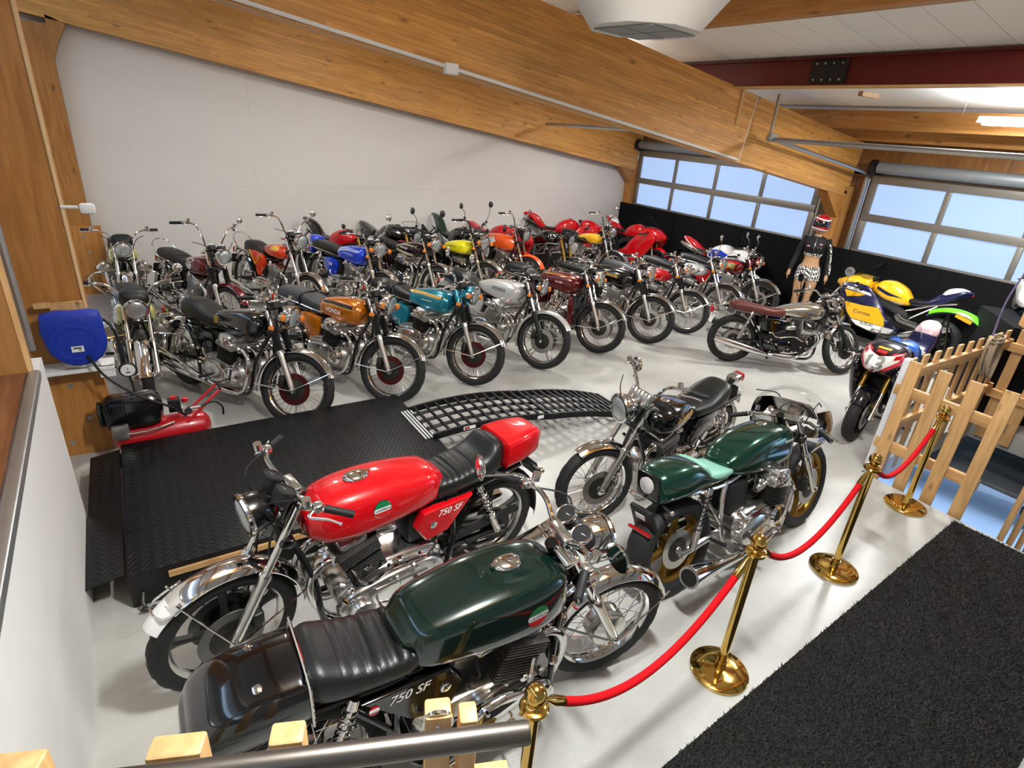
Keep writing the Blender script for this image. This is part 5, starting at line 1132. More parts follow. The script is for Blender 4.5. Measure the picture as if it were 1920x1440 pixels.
B['B3'] = classic('candy teal roadster with a gold tank stripe', (3.0, 5.25), -69, scale=1.06, steer=20, tank='cb', tankm=TEAL, seat='dual', ribs=(-.84, -.5, 8, .012), strap=True, covm=TEAL, covbadge=(-.36, .58), ears=TEAL, lamp=TEAL, group=GRP_B,
    stripes=[([(-.20, .852), (0, .872), (.31, .872), (.31, .838), (.0, .84), (-.16, .828)], STP_G, 0, 14), ([(.0, .792), (.17, .800), (.17, .794), (.0, .786)], STP_W, 0, 6)], mirrors=((1, .20, .05), (-1, .2, .05)), **cbt)
B['B4'] = classic('silver-white six-cylinder roadster with cast wheels', (4.02, 5.34), -72, scale=1.05, steer=17, tank='boxy', tankm=SILV, seat='step', ribs=(-.86, -.2, 16, .006), eng='six', ex='two', engm=AL, cylm=ALD, wheel='com5', rimm=AL, disc=2, calip=(1, -1), lower=BLM, fend=SILV, stays=False, farc=(35, 205), group=GRP_B, rfend=SILV, tailm=SILV, covm=SILV, lamp=BLK, barm=BLM, bar='flat',
    stripes=[([(-.27, .775), (-.1, .735), (.05, .69), (.2, .672), (.31, .76), (.31, .75), (.2, .664), (.05, .682), (-.1, .727), (-.27, .768)], RDP, 0, 16)], texts=[('HONDA', (.07, .815), .058, BT, 0., .01)], nt=3., trim=None)
B['B5'] = classic('dark maroon flat-four tourer with radiator shroud', (5.08, 5.50), -72, scale=1.04, steer=15, tank='boxy', tankm=MAR, seat='step', eng='flat', disc=2, calip=(1, -1), group=GRP_B, covm=MAR, texts=[('GL1000', (.07, .80), .036, WT, .2, .005)], stripes=[([(-.24, .865), (.05, .90), (.27, .885), (.27, .880), (.05, .893), (-.24, .858)], STP_G, 0, 12)], bar='std', farc=(28, 200), discm=DSC, dr=.15)
B['B6'] = classic('black roadster with a gold script on the tank', (6.05, 5.52), -72, scale=1.04, steer=14, tank='lav', tankm=BKP, tanksy=.92, seat='dual', ribs=(-.84, -.2, 12, .014), group=GRP_B, eng='twin', disc=2, calip=(1, -1), lower=ALD, texts=[('Special', (.06, .835), .085, GT, .3, .008)], bar='std', gaiter=True, ears=CH)
B['B7'] = classic('small red and chrome scrambler with a white tank line', (6.96, 5.64), -73, steer=12, tank='slim', tanksy=1.2, tankm=RDP, seat='dual', seatm=QLT, group=GRP_B, eng='single', disc=0, fdrum=True, calip=(), gaiter=True, wf=.08, wr=.1, texts=[('HONDA', (.1, .795), .035, WT)],
    stripes=[([(.26, .80), (.24, .74), (.14, .725), (.0, .74), (.0, .746), (.14, .731), (.235, .746), (.253, .80)], STP_W, 0, 14)], covm=CH, trim=None, bar='std')
B['B8'] = classic('small silver-tanked roadster with black lettering', (7.92, 5.74), -73, steer=6, tank='slim', tanksy=1.25, tankm=SILV, seat='dual', group=GRP_B, eng='single', disc=0, fdrum=True, calip=(), texts=[('HONDA', (.05, .80), .07, BT, 0., .012)],
    stripes=[([(.25, .86), (.27, .79), (.18, .72), (.0, .715), (.0, .722), (.17, .73), (.255, .79), (.24, .86)], BKP, 0, 12)], mirrors=((1, .25, .05),), rfend=CH)
B['B9'] = classic('red and gold two-stroke roadster beside the black barrier', (8.86, 5.72), -74, steer=4, tank='cb', tankm=MAR, seat='dual', group=GRP_B, eng='twin', ears=MAR, lamp=MAR, covm=RDP, covem=AL, disc=-1, mirrors=((1, .22, .05), (-1, .22, .05)), calip=(-1,),
    stripes=[([(-.20, .86), (.05, .89), (.28, .885), (.28, .86), (.05, .862), (-.17, .835)], RDP, 0, 12), ([(-.18, .82), (.05, .855), (.25, .85), (.22, .755), (.0, .765), (-.12, .79)], mat('stripe_olive_gold', '#8a7a3c', .3, .3, .8, var=0), 0, 12)], texts=[('YAMAHA', (.06, .805), .05, WT, 0., .008)])
# two pale green vee twins by the column
for k, (yy, lab) in enumerate(((5.98, 'cream-green crash-barred tourer facing the compressor, nearer of the pair by the column'), (8.72, 'cream-green crash-barred tourer behind its twin, farther from the compressor'))):
    b, to, tr = classic(lab, (-.13-.05*k, yy), -87, steer=-3, lean=3, tank='tear', tankm=CRM, tanksy=1.15, seat='dual', group='pair of cream-green tourers', eng='vee', disc=0, fdrum=True, calip=(), bar='high', lampr=.098, ind=False, gauges=False, fend=CH, farc=(20, 190), frame=BLK, mirrors=((1, .12, .045),) if k == 0 else (), rise=-.4,
        stripes=[([(-.1, .82), (.1, .86), (.28, .85), (.28, .842), (.1, .852), (-.1, .812)], STP_W, 0, 10)], covm=CRM, lower=AL, wf=.1)
    b.p('instrument_cowl', body([(.28, .09, .96, 1.02, 1.07), (.36, .115, .95, 1.02, 1.10), (.45, .12, .95, 1.01, 1.10), (.50, .09, .96, 1.0, 1.06)], 4, 22, 3.2, 3.2), BLM, st=True, ang=60)
    for s in (1, -1):
        b.p('crash_bar', G().tube(cr([(.30, s*.10, .62), (.34, s*.30, .60), (.34, s*.40, .54), (.30, s*.40, .44), (.26, s*.22, .26), (.25, s*.12, .24)], 5), .012, 8), CH)
# ---------------------------------------------------------------- second row
B['C1'] = classic('maroon and cream twin with tall bars and chrome luggage rail', (.80, 7.66), -70, scale=1.04, steer=10, tank='tear', tankm=MAR, tanksy=1.1, seat='dual', ribs=(-.84, -.3, 10, .012), grab=True, group=GRP_C, eng='twin', ind=False, bar='high', rise=.25, fend=MAR, disc=-1, calip=(-1,), gaiter=True, mirrors=((1, .1, .04),), lamp=CH, lampr=.092,
    stripes=[([(.02, .72), (.0, .80), (.06, .88), (.20, .88), (.15, .80), (.17, .72)], WHP, 0, 10)], covm=BKP, fl=.76)
B['C2'] = classic('orange-red custom triple with long chrome forks', (1.86, 7.95), -71, scale=1.04, steer=10, wb=1.55, rake=32, fl=.86, tank='slim', tanksy=1.25, tankdz=.06, tankm=mat('flame_orange_paint', '#d23a12', .22, .1, 1., var=.04), seat='round', group=GRP_C, eng='twin', ind=False, bar='high', stan=CH, fend=CH, covm=MATS['flame_orange_paint'], covpoly=[(-.48, .78), (-.14, .76), (-.10, .62), (-.22, .46), (-.30, .60)], mirrors=((1, .12, .05),), grab=True,
    stripes=[([(.02, .87), (.10, .93), (.22, .93), (.24, .88), (.12, .86)], AMY, 0, 10)], lampr=.095, covtext=())
for k in range(1):
    b = B['C2'][0]
    for s in (1, -1): b.p('cowl_flash', G().ext([(-.47, .775), (-.30, .60), (-.14, .75), (-.16, .76), (-.30, .625), (-.44, .78)], s*.156, s*.159), AMY)
B['C3'] = classic('bright blue two-stroke triple with pale stripes', (2.88, 7.84), -72, scale=1.04, steer=9, tank='cb', tankm=BLP, seat='dual', group=GRP_C, eng='twin', covm=BLP, covtext=[('750', (-.30, .58), .06, WT, .2, .01)], disc=-1, calip=(-1,), tailm=BLP, mirrors=((1, .26, .05),),
    stripes=[([(-.22, .80), (-.12, .86), (.05, .882), (.30, .88), (.30, .868), (.05, .868), (-.1, .846), (-.2, .785)], STP_LB, 0, 16), ([(-.225, .775), (-.1, .835), (.05, .858), (.30, .858), (.30, .848), (.05, .846), (-.09, .822), (-.21, .762)], STP_W, 0, 16)], texts=[('KAWASAKI', (.08, .795), .05, STP_LB, .25, .01)])
b = B['C3'][0]; b.p('tail_cowl', body([(-1.0, .06, .82, .86, .90), (-.93, .10, .77, .84, .915), (-.84, .11, .76, .82, .90)], 4, 22), BLP, ang=60)
B['C4'] = classic('brown-black four with cream pinstriped teardrop tank', (3.86, 8.02), -72, scale=1.04, steer=9, tank='tear', tanksy=1.1, tankm=mat('brown_candy_paint', '#1d0b0d', .18, .2, 1., var=.06), seat='dual', group=GRP_C, eng='four', engm=AL, ex='fourfour', mirrors=((1, .28, .055), (-1, .24, .05)), mirm=BLM, barm=BLM, disc=-1, calip=(-1,), covm=MATS['brown_candy_paint'],
    stripes=[([(-.22, .775), (.0, .765), (.28, .745), (.28, .715), (.05, .705), (-.12, .735)], mat('stripe_cream', '#cfc9a8', .3, 0., .8, var=0), 0, 14), ([(-.2, .80), (.05, .87), (.28, .87), (.28, .862), (.05, .858), (-.2, .79)], MATS['stripe_cream'], 0, 14)], texts=[('KAWASAKI', (.06, .81), .042, WT, 0., .012)])
B['C5'] = classic('lemon yellow scrambler with dark forks', (4.74, 8.02), -72, scale=1.04, steer=8, tank='tear', tanksy=1.12, tankm=YLP, seat='dual', group=GRP_C, eng='single', lower=CH, barm=BLM, mirrors=((1, .32, .05), (-1, .2, .045)), mirm=BLM, covm=BKP, disc=-1, calip=(-1,), texts=[('DUCATI', (.08, .80), .042, MATS['stripe_olive_gold'], 0., .012)], bar='high')
B['C6'] = classic('orange and silver twin with white-panelled tank', (5.80, 8.36), -74, steer=8, tank='lav', tanksy=.9, tankm=ORP, seat='round', group=GRP_C, eng='twin', ind=False, bar='high', rise=.2, mirrors=((1, .12, .04),), stripes=[([(-.3, .83), (-.1, .90), (.0, .80), (-.15, .72), (-.3, .74)], WHP, 0, 12)], covm=SILV, fend=ORP, lamp=BLM, fl=.78, disc=2, calip=(1, -1))
B['C8'] = classic('yellow and silver single with chrome bars and round mirror', (7.80, 8.32), -80, steer=7, tank='slim', tanksy=1.25, tankdz=.02, tankm=AMY, seat='round', group=GRP_C, eng='single', engm=AL, ind=False, lower=CH, mirrors=((1, .16, .05),), bar='high', rise=.15, fl=.78, stripes=[([(-.22, .78), (.0, .80), (.1, .74), (.0, .72), (-.18, .74)], BKP, 0, 10)], covm=SILV, disc=0, fdrum=True, calip=(), lampr=.095)
B['C7'] = sport('black naked machine with grey trellis frame', (6.75, 8.30), -74, main=BKP, nose=False, side=False, trellis=mat('grey_trellis_tube', '#85827c', .4, .6), usd=GLD, lampr=.09, tailz=.92, bar='flat', ex='side', solo=False, group=GRP_C, fend=BKP)
# ---------------------------------------------------------------- far row and sports machines by the barrier
B['C9'] = sport('red sports bike with white tail pad in the far corner', (9.36, 8.66), -84, main=RDP, pad=WHP, tailz=1.02, screenm=SMK, group=GRP_C, wheelm=GUN, usd=GLD, steer=4, lean=5)
B['C10'] = sport('white, blue and red race replica against the black barrier', (9.40, 6.38), -86, main=WHP, nosem=WHP, tailm=RDP, tankm=WHP, sidem=WHP, screenm=SMK, wheelm=WHP, usd=AL, fend=WHP, group=GRP_C, steer=4, mirrors=(), lamps=True,
    tpatch=[([(-.2, .86), (.05, .90), (.22, .84), (.22, .76), (.0, .72), (-.2, .74)], BLP)], lpatch=[([(-.9, 1.0), (-.6, .84), (-.3, .73), (-.3, .71), (-.6, .81), (-.9, .975)], WHP)], tailz=.98, spatch=[([(.6, .55), (.47, .40), (.3, .28), (.0, .24), (-.2, .28), (-.05, .40), (.3, .45)], BLP)])
B['D1'] = sport('black and silver naked bike with stacked pipes and a red tank', (3.16, 8.95), -63, tailw=.08, main=BKP, tankm=RDP, nose=False, side=False, ex='stack', exm=CH, tailz=1.06, bar='flat', mirrors=((-1, .1, .04),), group=GRP_D, plate=True, fend=BKP)
B['D2'] = sport('black half-faired bike with a clear screen and red frame', (4.02, 9.08), -70, main=BKP, nose=False, side=False, trellis=RDP, flyscreen=True, bar='flat', tailz=.95, group=GRP_D, fend=BKP, ex='side', tanksec=[(-.30, .10, .74, .80, .86), (-.18, .16, .70, .84, .98), (.0, .19, .70, .86, 1.04), (.17, .18, .72, .86, 1.02), (.28, .12, .76, .86, .95)])
B['D3'] = sport('dark green naked bike with a pointed tail and twin cans', (5.12, 8.85), -80, tailw=.08, main=mat('dark_pine_paint', '#0d3324', .2, .2, 1., var=.05), tankm=BKP, nose=False, side=False, ex='stack', exm=BLM, tailz=1.10, bar='flat', group=GRP_D, plate=True, fend=BKP, mirrors=())
B['D4'] = sport('red faired sports tourer with two mirrors against the white wall', (6.10, 8.95), -76, main=RDP, group=GRP_D, mirrors=((1, .13, .055), (-1, .13, .055)), tailz=.92, scr=1.1, ex='side')
B['D5'] = sport('red superbike with sharp upswept tail, rightmost along the white wall', (8.58, 9.76), -27, main=RDP, group=GRP_D, tailz=1.08, scr=1.1, mirrors=(), ex='under', exm=GUN, screenm=CLR)
# ---------------------------------------------------------------- right-hand side
b, to, tr = classic('chrome-tanked roadster with brown leather seat on the open floor', (7.78, 3.60), -39.5, steer=33, lean=6, tank='tear', tanksy=1.12, tankm=mat('smoked_chrome_tank', '#c9c2b0', .16, .85, .5, var=.05), seat='dual', seatsec=[(-.82, .10, .725, .785, .845), (-.74, .125, .715, .78, .855), (-.5, .135, .70, .76, .825), (-.3, .13, .69, .745, .795), (-.16, .115, .69, .75, .82), (-.13, .09, .71, .765, .83)], seatm=BRW, trim=CH, eng='vee', engm=BLM, cylm=ALD, covem=BKP, covm=BKP, covpoly=[(-.46, .665), (-.10, .66), (-.06, .58), (-.18, .47), (-.40, .52)], covtext=[('V7 III', (-.24, .625), .035, GT, .1, .006)], disc=-1, calip=(-1,), lower=BLM, fend=CH, stays=False, farc=(75, 160), mirrors=((1, .17, .06, -.02, .10), (-1, .17, .06, -.02, .10)), bar='std', wr=.13, wf=.10, ind=False, rfend=None, springm=CH, shockm=AL, rdisc=-1, rdrum=False, cgm=BLM, exz=.36, rarc=(50, 150), tailpos=(-1.05, .70), platem=WHT)
B['E1'] = (b, to, tr)
STK = mat('sticker_white', '#e9e7e2', .35, 0., .6, var=0)
YLO = [(.56, .56), (.50, .42), (.38, .30), (.10, .30), (.05, .46), (.2, .50), (.3, .56)]
b, tr = sport('yellow, navy and white race bike parked along the black barrier', (9.38, 4.62), 96, main=NVP, tankm=AMY, nosem=AMY, sidem=NVP, screenm=SMK, wheelm=BLM, lean=-2, fend=NVP, tailm=NVP, subm=AL, pad=SILV, tailz=1.05, ex='left', lamps=False, plate=False, mirrors=(),
    spatch=[([(.56, .58), (.50, .44), (.40, .35), (-.08, .35), (-.04, .47), (.08, .60), (.30, .58)], AMY), ([(.40, .34), (.32, .275), (.05, .23), (-.2, .275), (-.22, .345)], STK), ([(.62, .82), (.64, .78), (.40, .76), (.22, .74), (.24, .78), (.40, .80)], STK), ([(.62, .76), (.56, .66), (.40, .70), (.30, .745)], AMY)],
    stext=[('SUZUKI', (.16, .32), .055, BT, 0., .01), ('MOTUL', (.0, .27), .045, BT, .2, .01), ('Corona', (.28, .47), .08, NVP, 0., .005)], tpatch=[([(-.16, .80), (.02, .84), (.22, .90), (.22, .86), (.04, .80)], NVP), ([(-.2, .72), (.1, .74), (.2, .76), (.2, .74), (.1, .71), (-.18, .70)], STK)], ttext=[('S', (.06, .95), .05, NVP)])
b.root.location.z = .06
st_ = thing('paddock_stand', 'black paddock stand under the yellow race bike', 'stand', (9.45, 3.15, 0)); ob('stand_frame', G().tube([(-.25, -.25, .02), (-.2, .1, .34)], .014, 8).tube([(.25, -.25, .02), (.2, .1, .34)], .014, 8).tube([(-.25, -.25, .02), (.25, -.25, .02)], .014, 8), BLM, st_)
GUR = (6.04, 2.44)
GREY_S = mat('grey_racing_foam', '#8b8c8c', .7, var=.06); PNK = mat('pale_pink_tail_paint', '#e3c3c6', .3, 0., .8, var=.04); INK = mat('midnight_race_paint', '#090a14', .2, .1, 1., var=.05)
PRD = mat('coral_red_edge', '#cf2f44', .3, 0., .8, var=0)
b, tr = sport('race bike number 13 with white nose shield and midnight fairing by the railing', GUR, -173, main=INK, nosem=INK, tankm=mat('bright_blue_tank', '#1f6fe0', .22, .2, 1., var=.04), sidem=INK, tailm=NVP, pad=PNK, seatm=GREY_S, wheelm=BLM, wheel='cast5', lean=0, fend=INK, lamps=False, plate=False, mirrors=(), screenm=CLR, scr=1.25, tailz=1.04, tailw=.14, steer=3, nosedz=.03,
    spatch=[([(.60, .60), (.50, .44), (.30, .42), (.05, .50), (.2, .60), (.4, .66)], AMY), ([(.44, .56), (.40, .50), (.28, .47), (.12, .50), (.02, .545), (.10, .60), (.20, .585), (.26, .63), (.34, .60)], RDP)])
NO = tr['nose']; nb = [o for o in b.root.children if o.name.startswith('nose_fairing')][0]
def nose_cast(pts, m, name, off=.0025, txt=None):
    # outline (y, z) cast on the front of the nose from ahead
    if txt:
        tv, tf = txt; vs = []
        for y, z in tv:
            h = NO.ray_cast(V((2, y, z)), V((-1, 0, 0))); vs.append((h[0]+V((off, 0, off*.4))) if h[0] is not None else V((.6, y, z)))
        return b.p(name, G().add(vs, tf), m, nb, ang=180)
    vs = []; n = 24; ys = [p[0] for p in pts]; y0, y1 = min(ys), max(ys); fs = []
    for i in range(n+1):
        y = y0+(y1-y0)*(.004+.992*i/n); zs = []
        for j in range(len(pts)):
            (a, c), (d, e) = pts[j], pts[(j+1) % len(pts)]
            if (a <= y < d) or (d <= y < a): zs.append(c+(e-c)*(y-a)/(d-a))
        lo, hi = (min(zs), max(zs)) if len(zs) > 1 else (.85, .85)
        for j in range(7):
            z = lo+(hi-lo)*j/6; h = NO.ray_cast(V((2, y, z)), V((-1, 0, 0))); vs.append((h[0]+V((off, 0, off*.4))) if h[0] is not None else V((.6, y, z)))
    fs = [(i*7+j, i*7+j+1, (i+1)*7+j+1, (i+1)*7+j) for i in range(n) for j in range(6)]
    return b.p(name, G().add(vs, fs), m, nb, ang=180)
nose_cast([(-.192, 1.0), (-.195, .90), (-.06, .785), (0, .735), (.06, .785), (.195, .90), (.192, 1.0), (.11, .985), (-.11, .985)], PRD, 'nose_red_edge', .003)
nose_cast([(-.175, .995), (-.172, .93), (-.055, .82), (0, .77), (.055, .82), (.172, .93), (.175, .995), (.10, .965), (0, .945), (-.10, .965)], WHP, 'nose_shield', .006)
nose_cast([(-.10, 1.01), (-.09, .968), (0, .95), (.09, .968), (.10, 1.01), (.05, 1.025), (-.05, 1.025)], BKP, 'nose_dark_panel', .007)
nose_cast([(-.06, 1.01), (-.06, .998), (.06, .998), (.06, 1.01)], AMY, 'nose_yellow_strip', .010); nose_cast([(-.045, .99), (-.045, .968), (.045, .968), (.045, .99)], RDP, 'nose_red_badge', .010)
for s_ in (1, -1): nose_cast([(s_*.125, .965), (s_*.165, .975), (s_*.163, .94), (s_*.122, .93)], RDP, 'nose_sticker', .009)
tv, tf = textmesh('3', 0., .015); nose_cast(None, mat('grey_number', '#7f817e', .4, var=0), 'race_number', .014, ([(.042+a*.19, .885+c*.16) for a, c in tv], tf))
nose_cast([(-.075, .845), (-.045, .845), (-.045, .945), (-.058, .945), (-.085, .928), (-.085, .918), (-.075, .918)], MATS['grey_number'], 'race_number', .009)
tv, tf = textmesh('S', 0., .03); nose_cast(None, RT, 'nose_letter', .009, ([(a*.05, .805+c*.05) for a, c in tv], tf))
st_ = thing('paddock_stand', 'black paddock stand under the number 13 race bike', 'stand', (7.42, 2.77, 0)); ob('stand_frame', G().tube([(.25, -.25, .02), (-.05, -.22, .30)], .014, 8).tube([(.25, .25, .02), (-.05, .22, .30)], .014, 8).tube([(.25, -.25, .02), (.25, .25, .02)], .014, 8), BLM, st_)
st_ = thing('paddock_stand', 'black front paddock stand beside the number 13 race bike', 'stand', (6.3, 2.52, 0)); ob('stand_frame', G().tube([(.55, -.30, .02), (.15, -.20, .16)], .014, 8).tube([(.55, .30, .02), (.15, .20, .16)], .014, 8).tube([(.55, -.30, .02), (.55, .30, .02)], .014, 8), BLM, st_)
b, tr = sport('white pocket bike on top of the black pedestal', (8.9, 2.2), 37, main=WHP, lean=0, screenm=SMK, plate=False)
b.root.scale = (.5, .5, .5); b.root.location = (8.80, 2.16, 1.12); b.root.rotation_euler = (0, 0, rad(37))
# ---------------------------------------------------------------- foreground machines
LAVW = dict(seatsec=None)
b, to, tree = classic('bright red twin with cast wheels and ribbed black seat in the foreground', (.07, 2.47), -174, steer=6, lean=1, scale=1.07, wb=1.52, tank='lav', tankm=RDP, tankdz=.0, tanksx=1.0, monza=True, capx=.10, nt=3.0,
    seatsec=[(-.75, .105, .785, .85, .935), (-.69, .14, .765, .83, .945), (-.60, .145, .75, .80, .875), (-.44, .145, .735, .785, .84), (-.30, .13, .725, .775, .83)], ribs=(-.58, -.30, 8, .012), trim=None, wheel='cast5', rimm=AL, spm=mat('dark_cast_spoke', '#3b3a38', .4, .6), hubm=GUN, disc=2, discm=mat('cast_iron_disc', '#6b6a66', .45, .8), dr=.15, calip=(1, -1), lamp=BLK, lampr=.095, bar='low', mirrors=((-1, .12, .001), (1, .12, .001))[:0], gaugerim=BLM, face=mat('pale_gauge_face', '#aeb6b3', .15, .3, .8, var=.2, scale=40), ind=False, fend=CH, farc=(54, 180), fgap=.05, fendw=.13, lower=AL, ears=None,
    covm=RDP, covpoly=[(-.52, .70), (-.20, .69), (-.16, .60), (-.22, .50), (-.36, .52)], covsm=1, covtext=[('750 SF', (-.36, .655), .055, WT, .35, .014)], covbadge=(-.26, .60), eng='twin', engm=AL, cylm=IRN, headm=IRN, covem=AL, exz=.27, sil='cone', rfend=BLM, tail=False, bossm=AL, rdisc=1, rdrum=False, cgm=BLM)
B['F1'] = (b, to, tree)
for s in (1, -1): badge(b, tree, (.04, .83), .045, s, to)
tc_ = b.p('tail_fairing', body([(-1.04, .085, .81, .87, .93), (-1.00, .11, .785, .86, .945), (-.88, .135, .765, .85, .95), (-.76, .145, .76, .84, .945)], 4, 32, 5.5, 5., .012), RDP, ang=50)
b.p('tail_lens', G().rbox((-1.055, 0, .87), (.03, .13, .07), .012), RDL, tc_)
b.p('plate_bracket', G().ext([(-.94, .78), (-1.06, .67), (-1.10, .57), (-1.07, .57), (-1.02, .66), (-.88, .76)], -.07, .07, .004), BLM); 
for s in (1, -1): b.p('rear_indicator_stalk', G().tube([(-1.0, s*.05, .69), (-1.03, s*.13, .67)], .008, 7).ball((-1.035, s*.14, .665), .02), CH)
b.p('mudguard_hoop', G().tube(cr([b.A+V((.33*cos(rad(66)), .07, .36*sin(rad(66)))), b.A+V((.38*cos(rad(50)), .06, .37*sin(rad(50)))), b.A+V((.39*cos(rad(48)), -.06, .37*sin(rad(48)))), b.A+V((.33*cos(rad(66)), -.07, .36*sin(rad(66))))], 4), .006, 7), CH, st=True)
b.p('mudguard_reflection', fender(b.A, b.rf+.05, .12, 36, 56), WHP, st=True)  # white tip painted in place of the reflection on the chrome mudguard
# green twin
b, to, tree = classic('dark green twin with long ribbed black seat in the foreground', (1.79, 1.585), -1, steer=-8, lean=0, scale=1.07, wb=1.46, tank='lav', tankm=DGN, tanksx=1.05, tanksy=1.08, monza=True, capx=.12, nt=4.2, nb=4.5,
    seatsec=[(-.70, .135, .77, .83, .90), (-.66, .15, .755, .82, .905), (-.60, .155, .745, .80, .88), (-.48, .155, .735, .785, .84), (-.36, .15, .725, .775, .83), (-.30, .125, .725, .775, .82)], ribs=(-.60, -.30, 7, .014), trim=None, wheel='spoke', disc=0, fdrum=True, calip=(), lamp=CH, lampr=.095, bar='std', rise=-.35, mirrors=((1, .13, .058, -.24, .02), (-1, .03, .062, .12, .03)), ind=False, fend=CH, farc=(20, 165), gaugem=BLM, face=mat('green_gauge_face', '#123a33', .25, 0., .7, var=.05), lower=AL, clampt=CH, wf=.1,
    covm=BKP, covpoly=[(-.55, .70), (-.20, .69), (-.14, .60), (-.20, .46), (-.36, .50)], covsm=1, covtext=[('750 SF', (-.37, .655), .058, WT, .35, .014)], covbadge=(-.22, .60), eng='twin', engm=AL, cylm=mat('grey_iron_fins', '#5c5a55', .45, .6, var=.1), covem=CH, boss=False, exr=.026, tail=False, rfend=None, epoly=[(-.14, .24), (-.10, .37), (.02, .42), (.20, .40), (.30, .33), (.28, .24), (.10, .20)])
B['F2'] = (b, to, tree)
for s in (1, -1): badge(b, tree, (.17, .80), .05, s, to)
for s in (1, -1): b.p('cover_roundel', G().lathe([(.02, 0), (.02, .003)], (-.50 , s*.156, .648), (0, s, 0), 18), RDP); b.p('cover_roundel_band', G().box((-.50, s*.160, .652), (.036, .002, .012)), WHP)
tc_ = b.p('tail_fairing', body([(-1.06, .11, .70, .77, .81), (-1.03, .14, .68, .77, .85), (-.95, .158, .69, .78, .89), (-.82, .165, .70, .79, .905), (-.71, .165, .72, .80, .905)], 5, 30, 3.4, 3.6, .02), BKP, ang=50)
b.p('chrome_strip', G().tube(cr([(-.705, -.172, .735), (-.705, -.168, .86), (-.705, -.12, .908), (-.705, .12, .908), (-.705, .168, .86), (-.705, .172, .735)], 5), .011, 6, flat=.5), CH)
for s in (1, -1): b.p('tail_fastener', G().lathe([(.016, 0), (.016, .006), (.008, .009)], (-.85, s*.09, .895), (0, s*.3, 1), 14), CH, tc_)
b.p('rear_mudguard', fender((b.xr, 0, b.rr), b.rr+.05, .16, 95, 200), BLK); b.p('mudguard_extension', G().loft([[V((x, y, z)) for y in (-w_, w_)]+[V((x, y, z-.02)) for y in (w_, -w_)] for x, z, w_ in ((-1.0, .70, .08), (-1.16, .60, .075), (-1.30, .46, .07))]), BLK)
# black twin
b, to, tree = classic('black twin with gold script and low solo-style seat in the middle of the floor', (2.62, 2.66), -172, steer=-19, lean=6, wb=1.55, tank='tear', tankm=BKP, tanksy=1.2, tankdz=.0, seatsec=[(-.70, .09, .755, .82, .89), (-.64, .13, .74, .81, .90), (-.52, .15, .73, .785, .87), (-.38, .15, .715, .765, .815), (-.22, .13, .705, .755, .80), (-.18, .1, .705, .75, .79)], trim=None, wheel='spoke', rimm=CH, disc=1, calip=(1,), calm=CH, lamp=CH, lampr=.105, bar='high', rise=-.25, mirrors=(), mirm=CH, ind=False, gauges=False, fend=CH, farc=(58, 138), stays=False, lower=AL, stan=CH,
    texts=[('Norton', (.06, .825), .085, GT, .15, .012)], covm=BKP, eng='twin', engm=AL, cylm=IRN, headm=IRN, covem=CH, boss=False, exm=CH, exz=.34, rfend=CH, tail=False, wf=.1, wr=.12, bar_=0)
B['F3'] = (b, to, tree)
tl_ = b.p('tail_lamp', G().rbox((-.90, 0, .86), (.15, .10, .08), .03), CH); b.p('tail_lens', G().rbox((-.975, 0, .865), (.05, .105, .075), .03), RDL, tl_); b.p('tail_bracket', G().box((-.80, 0, .82), (.16, .05, .03)), BLK); b.p('number_plate', G().rbox((-.95, 0, .70), (.006, .19, .15), .004, M.Rotation(.35, 3, 'Y')), WHT, tl_); b.p('plate_holder', G().rbox((-.94, 0, .72), (.02, .12, .16), .01, M.Rotation(.35, 3, 'Y')), BLM)
for k, y in enumerate((-.08, 0, .08)):
    c = b.F(b.fl+.07, .05, y); go = b.p('gauge', G().lathe([(.03, -.10), (.036, -.09), (.036, .0), (.03, .008)], c, (-.45, 0, .89), 20), AL, st=True); b.p('gauge_face', G().lathe([(.03, .004), (.03, .009)], c, (-.45, 0, .89), 20), FACE, go)
b.p('bar_mirror', G().tube(cr([b.F(b.fl+.12, -.06, -.30), b.F(b.fl+.2, -.12, -.36), b.F(b.fl+.22, -.15, -.42)], 4), .006, 6).lathe([(.01, .03), (.045, .02), (.055, 0)], b.F(b.fl+.22, -.15, -.42), (1, 0, .1), 20), CH, st=True)
b.p('rear_body_panel', [G().ext([(-.60, .74), (-.22, .70), (-.18, .54), (-.36, .50), (-.55, .60)], .10, .15, .015, sm=2).mirror()][0], BKP)
# green cafe racer
b, to, tree = classic('metallic green cafe racer with gold cast wheels and mint seat', (4.12, 1.84), 1, steer=4, lean=9, scale=1.04, wb=1.45, rr=.33, tanksec=[(-.32, .10, .735, .79, .83), (-.24, .135, .70, .79, .885), (-.08, .155, .67, .80, .935), (.12, .16, .665, .80, .95), (.27, .15, .68, .80, .935), (.33, .11, .72, .80, .89)], tankm=BRG, nt=3.4, capx=.12, knee=None, seatsec=[(-.56, .11, .765, .79, .82), (-.50, .125, .745, .775, .81), (-.38, .125, .735, .765, .795), (-.30, .11, .735, .76, .785)], seatm=MINT, trim=None, wheel='cast6', rimm=GLD, spm=GLD, hubm=ALD, disc=2, calip=(1, -1), lamp=None, bar='clip', barm=CH, ind=False, gauges=False, fend=None, lower=AL, frame=AL, swm=AL, eng='four', engm=AL, cylm=IRN, ex='cone', covm=None, rdrum=False, rfend=None, tail=False, wr=.17, wf=.11, rside=.10, rdisc=-1, springm=BLM, cgm=AL,
    texts=[('Rickman', (.22, .86), .03, WT, .1, .004)])
B['F4'] = (b, to, tree)
